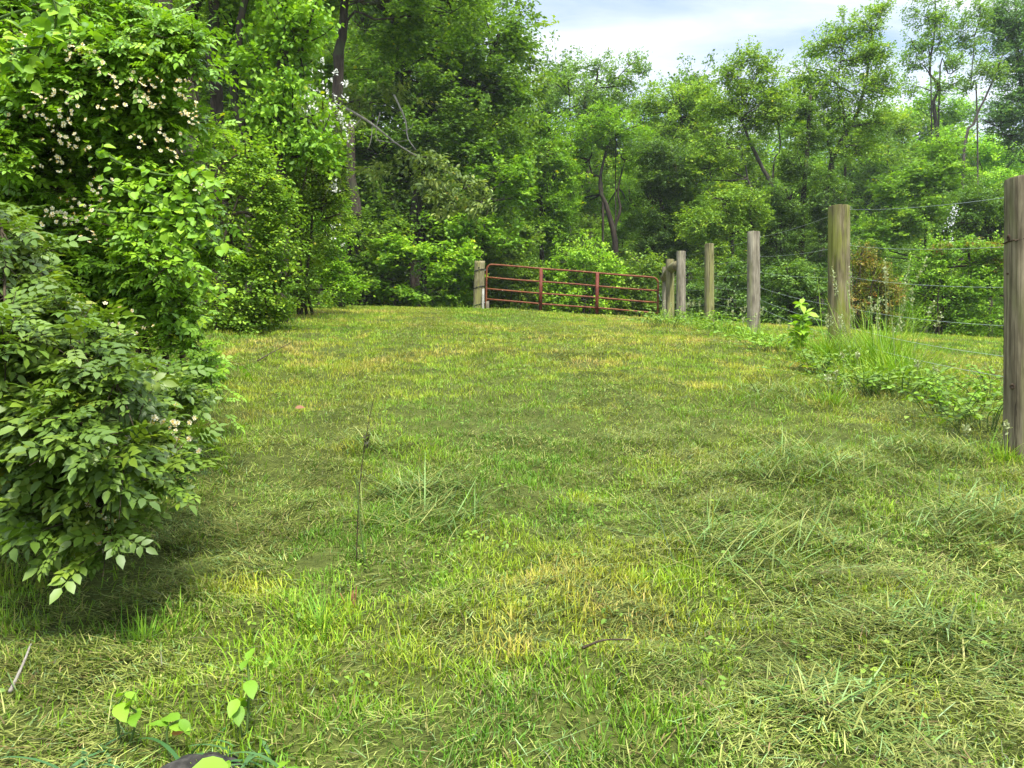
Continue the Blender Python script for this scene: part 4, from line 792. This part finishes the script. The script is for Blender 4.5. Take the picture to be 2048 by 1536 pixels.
bump_part('knot', P1, R(186), z1(548), 0.006, 0.006, 0.0885, M_knot)
mb = MB(); an = np.radians(np.linspace(158, 300, 40)); tube(mb, np.stack([0.0875 * np.cos(an), 0.0875 * np.sin(an), z1(484) + rng.normal(0, .0018, 40)], -1), 0.0035, 6); mb.build('saw_notch', M_knot, P1, smooth=True)
# hinge post wraps
h8 = W(957, 522, 20.6)[2] - P8.location.z
for py in (541, 575, 610):
    z = h8 - (py - 522) / F * 20.6; an = np.radians(np.linspace(0, 360, 33)); mb = MB(); cx = 0.03 * z
    tube(mb, np.stack([cx + 0.149 * np.cos(an), 0.149 * np.sin(an), z - 0.035 * np.cos(an) * -1], -1), 0.011, 6, cap=False); mb.build('wire_wrap', M_black, P8, smooth=True)
bump_part('bolt_hole', P8, R(280), h8 - (537 - 522) / F * 20.6, 0.022, 0.022, 0.143, M_black)

# brace log
a, b_, c_ = W(1355, 531, 16.0), W(1341, 541, 18.2) - [0, 0.0, 0], W(1328, 556, 20.8); q = bez([a, b_ + [0, -.1, .04], c_], 16)
mb = MB(); tube(mb, q, np.linspace(0.105, 0.10, 16), 16, jit=0.01); org = (a + c_) / 2
o = mb.build('brace_log', M_p4, smooth=True, origin=org); o.location = org; tag(o, 'round brace log joining the three posts nearest the latch end of the gate', 'log')

# wires
posts = [P1, P2, P3, P4, P5, P7]
at1 = [386, 490, 575, 655, 721, 765]
names = ['topmost strand of the wire fence, running up to the tops of the posts', 'second strand from the top of the wire fence', 'third strand from the top of the wire fence', 'fourth strand from the top of the wire fence', 'fifth strand from the top of the wire fence, one above the lowest', 'lowest strand of the wire fence, just above the weeds']
frac = [(W(0, py, 3.8)[2] - P1.location.z) / (W(0, 357, 3.8)[2] - P1.location.z) for py in at1]
hh = [h1, W(0, 413, 7.6)[2] - P2.location.z, W(0, 464, 10.7)[2] - P3.location.z, W(0, 488, 13.1)[2] - P4.location.z, W(0, 503, 16)[2] - P5.location.z, W(0, 534, 20.8)[2] - P7.location.z]
rads = [0.090, 0.108, 0.093, 0.086, 0.101, 0.076]
for i, f in enumerate(frac):
    pts = []; p = np.array(P1.location); pts.append(p + [0.35, -3.4, f * h1 - 0.55])
    for k, (po, h_) in enumerate(zip(posts, hh)):
        zz = (f * h_ if k != 1 else [1.355, 1.015, 0.72, 0.43, 0.25, 0.12][i] * (h_ / 1.38)); pts.append(np.array(po.location) + [-rads[k] * 0.1 + rads[k] * 0.92 * 1.0, 0, zz])
    mb = MB(); Q = []
    for a, b_ in zip(pts[:-1], pts[1:]):
        u = np.linspace(0, 1, 14)[:-1, None]; Q.append(a + (b_ - a) * u - np.array([0, 0, 1]) * 0.03 * (4 * u * (1 - u)))
    Q.append(pts[-1][None]); Q = np.concatenate(Q); org = Q[0].copy(); tube(mb, Q - org, 0.0013, 6)
    o = mb.build('fence_wire', M_steel, smooth=True); o.location = org; tag(o, names[i], 'wire', 'strands of the wire fence')
mb = MB()
# staples as parts of the posts
for po, h_, r_ in zip(posts[:3], hh, rads):
    for i in range(6):
        zz = frac[i] * h_ if po is not P2 else [1.355, 1.015, 0.72, 0.43, 0.25, 0.12][i] * (h_ / 1.38)
        mb = MB(); a = math.radians(-20); u = np.array([math.cos(a), math.sin(a), 0]); tube(mb, [u * (r_ - .01) + [0, 0, zz + .012], u * (r_ + .004) + [0, 0, zz + .012], u * (r_ + .004) + [0, 0, zz - .012], u * (r_ - .01) + [0, 0, zz - .012]], 0.002, 5)
        mb.build('staple', M_steel, po)

# gate: local x along its length
gl, gr = W(972, 618, 20.9), W(1315, 645, 21.0); ax = gr - gl; Lg = np.linalg.norm(ax); ax /= Lg; up = np.cross(ax, [0, 1, 0]); up = -up if up[2] < 0 else up
up = np.array([0.018, 0, 1.0]); up /= np.linalg.norm(up); Hg = 1.25; zero = gl
gate = empty('farm_gate', tuple(gl - up * 0.08), 'rusty red five bar tubular metal gate between the posts at the crest', 'gate'); org = np.array(gate.location)
def gp(u, v, d=0): return gl + ax * u + up * v + np.array([0, d, 0])
r_c = 0.16; pts = [gp(0, 0)]
pts += [gp(0, v) for v in np.linspace(0.05, Hg - r_c, 6)]
pts += [gp(r_c - r_c * math.cos(a), Hg - r_c + r_c * math.sin(a)) for a in np.linspace(0.15, math.pi / 2, 8)]
pts += [gp(u, Hg + 0.004 * math.sin(u * 3)) for u in np.linspace(0.4, Lg - 0.4, 10)]
pts += [gp(Lg - r_c + r_c * math.sin(a), Hg - r_c + r_c * math.cos(a)) for a in np.linspace(0, math.pi / 2 - .15, 8)]
pts += [gp(Lg, v) for v in np.linspace(Hg - r_c - .02, 0.05, 6)] + [gp(Lg, 0)]
mb = MB(); tube(mb, pts, 0.026, 10); mb.build('gate_frame', M_gate, gate, smooth=True, origin=org)
for i, v in enumerate((0.0, 0.27, 0.56, 0.885)):
    mb = MB(); tube(mb, [gp(u, v + 0.006 * math.sin(u * 2.1 + i)) for u in np.linspace(0.0, Lg, 16)], 0.024, 10); mb.build('rail', M_gate, gate, smooth=True, origin=org)
for u in (1.52, 3.10):
    mb = MB(); A = gp(u - .045, -.04, -.034); e = [ax * 0.09, np.array([0, .066, 0]), up * (Hg + .04)]
    v8 = [A + e[0] * i_ + e[1] * j_ + e[2] * k_ for k_ in (0, 1) for j_ in (0, 1) for i_ in (0, 1)]
    mb.add(v8, [(0, 1, 3, 2), (4, 6, 7, 5), (0, 4, 5, 1), (2, 3, 7, 6), (0, 2, 6, 4), (1, 5, 7, 3)]); mb.build('upright', M_gate2, gate, origin=org)
for v in (0.18, 1.08):
    mb = MB(); tube(mb, [gp(-.20, v), gp(-.03, v)], 0.012, 8); mb.build('hinge', M_steel, gate, origin=org)
    
mb = MB(); tube(mb, bez([gp(Lg + .02, .78, -.03), gp(Lg + .10, .62, -.03), gp(Lg + .2, .8, -.02)], 12), 0.009, 6); mb.build('chain', M_steel, gate, smooth=True, origin=org)
def board(name, label, x0, x1, y0, y1, D, dep, m, cat):
    a = W(x0, y1, D); b_ = W(x1, y0, D); a[2] = float(G(a[0], a[1])) - 0.1; org = a.copy(); e = b_ - a
    v8 = np.array([(i_ * e[0] + k_ * .01, j_ * dep, k_ * e[2] + (0.015 * i_ if k_ else 0)) for k_ in (0, 1) for j_ in (0, 1) for i_ in (0, 1)]); mb = MB()
    mb.add(v8, [(0, 1, 3, 2), (4, 6, 7, 5), (0, 4, 5, 1), (2, 3, 7, 6), (0, 2, 6, 4), (1, 5, 7, 3)]); o = mb.build(name, m); o.location = org
    mod = o.modifiers.new('bevel', 'BEVEL'); mod.width = 0.006; mod.segments = 2; return tag(o, label, cat)
board('wooden_stake', 'short pale weathered stake leaning against the wire wrapped hinge post', 963.5, 968, 578, 624, 20.35, 0.05, M_white, 'stake')
board('wooden_block', 'small stub of timber at the foot of the gate hinge', 971.5, 977.5, 603, 622, 20.5, 0.09, M_p3, 'timber')

# ------------------------------------------------------------------ tall grass and weeds along the fence
TG = 'tall grass tufts along the fence'
def tuft(label, px, py, n, h, spread, seeds=4, pl=(0.2, 0.8), wdt=0.0055, D=None):
    n = int(n * 2.2)
    x, y = on_ground(px, py) if D is None else ((px - 1024) / F * D, D); z = float(G(x, y)); mb = MB()
    r = np.abs(rng.normal(0, spread, n)); a = rng.uniform(0, 6.28, n); X_ = r * np.cos(a); Y_ = r * np.sin(a); P = np.stack([X_, Y_, G(x + X_, y + Y_) - z - .01], -1)
    L = rng.gamma(6, h / 6, n) * 0.85; c = pal(rng.uniform(*pl, n) * .75, GREENS) * rng.uniform(.8, 1.2, (n, 1)) * [1, 1.05, 1.1]
    blades(mb, P, a + rng.normal(0, .7, n), np.abs(rng.normal(.2, .3, n)), rng.uniform(.0, 2.0, n), L, rng.uniform(.5, 1.4, n) * wdt, 5, c * 0.9, c, face=rng.normal(0, .5, n))
    root = empty('grass_tuft', (x, y, z), label, 'grass tuft', TG); mb.build('blades', M_grass, root)
    if seeds:
        mb = MB()
        for _ in range(seeds):
            b0 = np.array([rng.normal(0, spread * .6), rng.normal(0, spread * .6), 0]); hd = h * rng.uniform(1.2, 1.9); tipp = b0 + [rng.normal(0, hd * .22), rng.normal(0, hd * .2), hd]; q = bez([b0, (b0 + tipp) / 2 + [0, 0, hd * .06], tipp], 10)
            tube(mb, q, np.linspace(.0022, .0012, 10), 4, c=(0.20, 0.26, 0.10)); m_ = 30; t_ = rng.uniform(.78, 1, m_); pp = b0 + (tipp - b0) * t_[:, None] + rng.normal(0, .008, (m_, 3)) + [0, 0, hd * .01]
            put_leaves(mb, T4, pp, rnd_dir(m_), rnd_dir(m_) + [0, 0, 1.5], 0.02, np.tile([[0.30, 0.33, 0.17]], (m_, 1)))
        mb.build('seed_heads', M_grass, root)
    return root
tuft('tall bright grass at the left foot of the thick mossy post', 1655, 722, 240, 0.30, 0.18, 5)
tuft('tall grass in front of the thick mossy post', 1690, 728, 130, 0.24, 0.14, 3)
tuft('tallest arching grass clump right of the thick mossy post', 1760, 735, 300, 0.50, 0.21, 12)
tuft('tall loose grass halfway between the two nearest posts', 1800, 765, 220, 0.34, 0.2, 6)
tuft('grass with dark bases leaning over the drift right of the tallest clump', 1730, 770, 130, 0.18, 0.20, 2)
tuft('ragged grass under the wire left of the nearest post', 1870, 800, 110, 0.16, 0.25, 3)
tuft('fine grass at the foot of the nearest post', 2010, 915, 200, 0.10, 0.14, 2, wdt=.0035)
tuft('grass clump at the foot of the pale grey post', 1505, 682, 170, 0.22, 0.17, 3)
tuft('grass left of the pale grey post', 1470, 672, 120, 0.2, 0.22, 3)
tuft('grass between the pale grey post and the thick mossy post', 1560, 694, 100, 0.16, 0.25, 3)
tuft('grass around the foot of the olive post', 1418, 662, 150, 0.24, 0.20, 4)
tuft('grass around the foot of the post carrying the brace log', 1375, 648, 120, 0.22, 0.25, 3)
tuft('grass hiding the latch end of the red gate', 1325, 645, 100, 0.2, 0.2, 2)
tuft('pale grass tuft inside the mown strip near the thick mossy post', 1665, 815, 70, 0.13, 0.10, 2)
tuft('long grass fringe at the foot of the hinge post', 930, 622, 160, 0.16, 0.5, 0)
tuft('long dark grass at the crest left of the hinge post', 800, 612, 240, 0.2, 0.9, 3, pl=(0, .5))
tuft('grass fringe where the hedge ends at the crest', 690, 612, 240, 0.22, 0.8, 3, pl=(0, .5))

def broadleaf(name, label, cat, x, y, stems, leaf, pl, tpl, pairs=4, lean=0.3, group=None, rstem=.003, whorl=2, upn=1.0, lum=0.85):
    z = float(G(x, y)); wood = MB(); fo = MB()
    for (dx, dy, h) in stems:
        tipp = np.array([dx + rng.normal(0, lean * h * .4), dy + rng.normal(0, lean * h * .3), h]); q = bez([np.array([dx * .3, dy * .3, -.02]), tipp * .5 + [rng.normal(0, .02), 0, .02], tipp], 12)
        tube(wood, q, np.linspace(rstem, rstem * .5, 12), 6); P = []; Dr = []
        for k in range(pairs):
            i0 = int(3 + (8 * (k + 1)) / pairs); a = rng.uniform(0, 6.28)
            for w_ in range(whorl): P.append(q[min(i0, 11)]); Dr.append([math.cos(a + w_ * 6.283 / whorl), math.sin(a + w_ * 6.283 / whorl), .25])
        P = np.array(P); Dr = np.array(Dr); n = len(P); nn = np.array([0, -.1, upn]) + rng.standard_normal((n, 3)) * .3
        put_leaves(fo, tpl, P, nn, Dr + rng.normal(0, .15, (n, 3)), leaf * rng.uniform(.6, 1.15, n), pal(np.clip(rng.normal(.5, .2, n), 0, 1), PAL[pl]) * lum)
    root = empty(name, (x, y, z), label, cat, group); wood.build('stem', M_stem, root, smooth=True); fo.build('foliage', M_leaf, root); return root
x, y = on_ground(1600, 715)
broadleaf('weed', 'bright green star leaved weed standing left of the thick mossy post', 'weed', x, y, [(0, 0, .50), (.05, .02, .42), (-.06, 0, .30), (.08, 0, .35), (-.02, .05, .2)], 0.11, 'bright', narrow(T6, .8), 3, whorl=5, upn=.6)
for k, (px, py, lab) in enumerate(((1555, 705, 'low leafy weeds between the pale grey and the thick mossy post'), (1640, 745, 'dense leafy weeds in front of the thick mossy post'), (1730, 790, 'leafy weeds below the tallest grass clump'), (1900, 830, 'broad patch of leafy weeds under the wires left of the nearest post'), (1960, 860, 'leafy creeper at the left foot of the nearest post'), (1340, 655, 'yellow green weeds at the foot of the latch posts'), (1400, 655, 'pale weeds between the brace log post and the olive post'), (1800, 800, 'leafy weeds halfway between the two nearest posts'), (1450, 668, 'weeds between the olive and the pale grey post'), (1985, 800, 'leafy weeds beyond the nearest post under the lowest wire'))):
    x, y = on_ground(px, py); m_ = 30; sp = .10 + .019 * y
    broadleaf('weed', lab, 'weed', x, y, [(rng.normal(0, sp * 1.5), rng.normal(0, sp), rng.uniform(.06, .24)) for _ in range(m_)], 0.034 + .0028 * y, 'mid' if k % 3 else 'fresh', T6, 4, group='weeds along the fence')

# foreground plants --------------------------------------------------
def fg(label, px, py, D, stems, leaf, pairs=2, pl='fresh', tpl=TOV, **kw):
    x = (px - 1024) / F * D; stems = [(a_, b_, h_ * .75) for a_, b_, h_ in stems]; return broadleaf('seedling', label, "seedling", x, D, stems, leaf * .85, pl, tpl, pairs, group='broad leaved seedlings in the foreground', **kw)
fg('pale seedling with four spread leaves at the bottom left', 250, 1430, 1.5, [(0, 0, .11), (-.02, 0, .15)], .058, 2)
fg('seedling whose leaves touch the wide grass blades right of the palest seedling', 345, 1420, 1.48, [(0, 0, .11)], .055, 2)
fg('seedling with a tall curled shoot above its two leaves near the bottom', 487, 1430, 1.5, [(0, 0, .12), (.01, .01, .20)], .055, 2)
fg('large heart leaved seedling cut by the bottom edge over the dark stone', 440, 1530, 1.36, [(0, 0, .075)], .07, 2, tpl=(TBIG[0] * [1, 1, 1], TBIG[1]))
fg('bright seedling right of the dark stone at the bottom edge', 545, 1530, 1.36, [(0, 0, .075), (.03, 0, .05)], .06, 2)
fg('small seedling left of the dark stone at the bottom edge', 300, 1530, 1.38, [(0, 0, .05)], .035, 2)
def wideblades(label, px, D, n, L, w_, colr):
    x = (px - 1024) / F * D; z = float(G(x, D)); a = rng.uniform(0, 6.28, n); mb = MB(); c = np.tile([colr], (n, 1)) * rng.uniform(.8, 1.2, (n, 1))
    blades(mb, np.stack([rng.normal(0, .03, n), rng.normal(0, .03, n), np.full(n, -.01)], -1), a, rng.uniform(.2, .7, n), rng.uniform(1.0, 2.0, n), L * rng.uniform(.5, 1.0, n), w_ * rng.uniform(.7, 1.2, n), 9, c, c, face=rng.normal(0, .3, n))
    root = empty('grass_clump', (x, D, z), label, 'grass clump', 'wide bladed grass clumps in the foreground'); mb.build('blades', M_grass, root)
wideblades('wide blue green grass blades arching at the bottom left corner', 150, 1.42, 9, .20, .011, (.055, .13, .045))
wideblades('wide blue green grass blades around the pale seedlings', 400, 1.45, 12, .20, .010, (.05, .13, .035))
wideblades('wide grass blades right of the dark stone', 500, 1.42, 9, .17, .010, (.07, .15, .045))
for lab, px, py, n, h in (('small green tuft left of centre in the foreground', 640, 1250, 190, .10), ('green tuft below the low rose bush', 290, 1290, 200, .09), ('yellow topped stubble tuft near the low rose bush', 430, 1190, 150, .06), ('green tuft at the lower left of the lawn', 560, 1350, 120, .08), ('bright green tuft at the foot of the thin dark stalks', 750, 1040, 150, .10)):
    tuft(lab, px, py, int(n * .7), h * .75, .075, 0, wdt=.0028, pl=(.15, .55) if 'yellow' not in lab else (.7, 1.1))

# thin dark stalks standing in the lawn
def stalk(label, pts, D, r0, heads=True):
    P = [W(p[0], p[1], D) for p in pts]; org = P[0].copy(); org[2] = float(G(org[0], org[1])); P[0] = org - [0, 0, .01]; mb = MB(); tube(mb, bez(P, 20) - org, np.linspace(r0, r0 * .45, 20), 6)
    root = empty('stalk', tuple(org), label, 'stalk', 'thin dark stalks standing in the lawn'); mb.build('stem', M_cane if heads else M_stem, root, smooth=True)
    if heads:
        mb = MB(); c = W(734, 879, D) - org; n = 16; put_leaves(mb, TN, c + rng.normal(0, .006, (n, 3)), rnd_dir(n), rnd_dir(n), .022, np.tile([[.05, .05, .02]], (n, 1))); mb.build('dry_leaf', M_leaf, root)
stalk('thin dark stalk with a dry curled leaf, the tallest in the lawn', [(712, 1160), (718, 990), (728, 900), (740, 830), (750, 790)], 2.35, .0020)
stalk('shorter thin stalk crossing the foot of the tallest one', [(732, 1140), (722, 1060), (715, 985), (711, 950)], 2.33, .0026, False)
stalk('thin dark stalk leaning left over the cut grass clump', [(1600, 935), (1565, 890), (1530, 870)], 3.6, .003, False)

# heaps of cut grass that read as one clump
def heap(label, px, py, n, rad, hgt, L0, lump=(.05, .12, .05)):
    x, y = on_ground(px, py); z = float(G(x, y)); a = rng.uniform(0, 6.28, n); r = rad * rng.random(n) ** .6; X_ = r * np.cos(a) * 1.3; Y_ = r * np.sin(a); mb = MB()
    Z_ = G(x + X_, y + Y_) - z + 1.5 * hgt * (1 - (r / rad) ** 2) * rng.uniform(.3, 1, n); c = .8 * pal(np.clip(rng.normal(.5, .25, n), 0, 1), CLIPS); bl = rng.random(n) < .4; c[bl] = c[bl] * [.75, 1.1, 1.2]
    blades(mb, np.stack([X_, Y_, Z_], -1), rng.normal(0.4, .9, n) + np.where(rng.random(n) < .5, math.pi, 0), rng.normal(1.22, .25, n), rng.normal(.5, .35, n), L0 * rng.uniform(.4, 1.3, n), rng.uniform(.003, .005, n), 5, c, c, face=rng.normal(0, .2, n))
    root = empty('cut_grass_heap', (x, y, z), label, 'grass heap', 'heaps of cut grass lying on the lawn'); mb.build('blades', M_grass, root)
heap('springy heap of long blue green cut grass with a dark hollow right of centre', 1600, 960, 520, .24, .10, .20)
heap('thick matted heap of cut grass at the right edge', 1990, 1070, 900, .28, .10, .14)
heap('cut grass heap beyond the springy heap, left of the nearest post', 1840, 915, 600, .26, .07, .13)
heap('matted heap of cut grass in the lower right corner', 1880, 1290, 700, .18, .05, .10)
heap('cut grass heap in the bottom right foreground with dark gaps', 1680, 1430, 600, .15, .045, .09)
heap('long cut grass swath lying in the middle of the lawn', 830, 990, 420, .16, .035, .14)
heap('long cut grass swath pointing at the thick mossy post', 1570, 800, 420, .42, .06, .24)
heap('loose long cut grass right of the thin dark stalks', 850, 1045, 260, .2, .03, .26)
heap('loose pale cut grass fan in the right foreground', 1500, 1110, 360, .3, .035, .26)
heap('small dark rimmed cut grass heap on the left of the lawn', 745, 905, 260, .12, .04, .10)

# twigs, stub, stone, fallen leaves
def twig(name, label, p0, p1, r0, m, cat, lift=.02):
    a = np.array([*on_ground(*p0), 0.0]); b_ = np.array([*on_ground(*p1), 0.0]); a[2] = float(G(a[0], a[1])) + lift; b_[2] = float(G(b_[0], b_[1])) + lift
    org = a.copy(); mb = MB(); tube(mb, bez([a, (a * .55 + b_ * .45) + [0, .01, .006], b_], 10) - org, np.linspace(r0, r0 * .5, 10), 7, jit=.08); o = mb.build(name, m, smooth=True); o.location = org; return tag(o, label, cat)
twig('twig', 'dry brown twig lying in the foreground right of the seedlings', (1165, 1335), (1262, 1306), .0035, M_cane, 'twig', .035)
twig('twig', 'dark fallen twig on the lawn beside the hedge', (515, 735), (580, 698), .006, M_cane, 'twig', .06)
twig('twig', 'pale stick lying in the grass at the far left foreground', (20, 1425), (62, 1330), .004, M_dead, 'twig', .03)
def stub(label, px, py, h, m):
    x, y = on_ground(px, py); z = float(G(x, y)); mb = MB()
    for k in range(7): a = rng.normal(0, .006, 2); tube(mb, [(a[0], a[1], -.01), (a[0] * 2.2, a[1] * 2.2, h * rng.uniform(.5, 1))], [.004, .0012], 5)
    o = mb.build('stalk_stub', m); o.location = (x, y, z); tag(o, label, 'stub')
stub('split reddish brown stub of a cut stalk left of centre', 706, 1215, .055, plain('red_brown', (.10, .04, .02), .9, 0, (60, (.22, .09, .045))))
th = np.linspace(0, math.pi, 14); ph = np.linspace(0, 2 * math.pi, 25)[:-1]; TH, PH = np.meshgrid(th, ph, indexing='ij'); rr_ = 1 + .12 * np.sin(PH * 2 + 1) * np.sin(TH) + .06 * np.sin(PH * 5 + TH * 3)
v = np.stack([.075 * rr_ * np.sin(TH) * np.cos(PH), .05 * rr_ * np.sin(TH) * np.sin(PH), .036 * rr_ * np.cos(TH)], -1); i = np.arange(13)[:, None] * 24 + np.arange(24)[None]; j = np.arange(13)[:, None] * 24 + (np.arange(24)[None] + 1) % 24
mb = MB(); mb.add(v.reshape(-1, 3), np.stack([i, i + 24, j + 24, j], -1).reshape(-1, 4)); x = (405 - 1024) / F * 1.42; o = mb.build('stone', M_rock, smooth=True); o.location = (x, 1.42, float(G(x, 1.42)) + .006); tag(o, 'dark stone half hidden by seedlings at the bottom edge', 'stone')
def fallen(label, px, py, s, c):
    x, y = on_ground(px, py); mb = MB(); put_leaves(mb, T6, np.array([[0, 0, 0.0]]), np.array([[.1, -.7, 1.0]]), np.array([[1, .3, .2]]), s, np.array([c])); o = mb.build('fallen_leaf', M_leaf); o.location = (x, y, float(G(x, y)) + .05); tag(o, label, 'leaf')
fallen('pinkish dead leaf on the lawn near the hedge', 590, 830, .06, (.26, .12, .06))
fallen('orange brown dead leaf between the seedlings at the bottom', 342, 1505, .028, (.3, .13, .03))

# low broad leaves scattered through the lawn (clover, creepers)
mb = MB()
for (d0, d1, dn) in ((0.9, 2.6, 170), (2.6, 5, 80), (5, 9, 25)):
    half = .7 * d1 + 1; n = int(dn * 2 * half * (d1 - d0)); x = rng.uniform(-half, half, n); y = rng.uniform(d0, d1, n); k = rng.random(n) < np.clip((fbm(x, y, .5, 101) - .45) * 5, .02, 1) * np.where(x < hedge_x(y) + .7, 1.0, .35); x, y = x[k], y[k]
    reps = 7; x = np.repeat(x, reps) + rng.normal(0, .018, len(x) * reps); y = np.repeat(y, reps) + rng.normal(0, .018, len(y) * reps); n = len(x)
    put_leaves(mb, T6, np.stack([x, y, G(x, y) + rng.uniform(.015, .055, n)], -1), np.array([0, -.2, 1]) + rng.standard_normal((n, 3)) * .35, rnd_dir(n) * [1, 1, .3], rng.uniform(.009, .020, n), pal(np.clip(rng.normal(.4, .25, n), 0, 1), PAL['mid']))
o = mb.build('ground_cover', M_leaf); tag(o, 'small round leaves of clover and creepers in the grass', 'ground cover', kind='stuff')

# the air: a thin even haze round the whole scene
mz_, tz_ = mat('thin_haze'); vp = N(tz_, 'ShaderNodeVolumePrincipled'); vp.inputs['Color'].default_value = (0.9, 0.95, 1.0, 1); vp.inputs['Density'].default_value = 0.00045; vp.inputs['Anisotropy'].default_value = 0.2
oz_ = N(tz_, 'ShaderNodeOutputMaterial'); tz_.links.new(vp.outputs[0], oz_.inputs['Volume'])
zlo = float(min(G(X, Y).min(), -8)) - 1.0; zhi = 95.0
mb = MB(); v8 = [(x_, y_, z_) for z_ in (zlo, zhi) for y_ in (-62, 905) for x_ in (-402, 402)]
mb.add(v8, [(0, 2, 3, 1), (4, 5, 7, 6), (0, 1, 5, 4), (2, 6, 7, 3), (0, 4, 6, 2), (1, 3, 7, 5)]); o = mb.build('haze', mz_); tag(o, 'thin pale summer haze in the air over the field and wood', 'haze', kind='stuff')
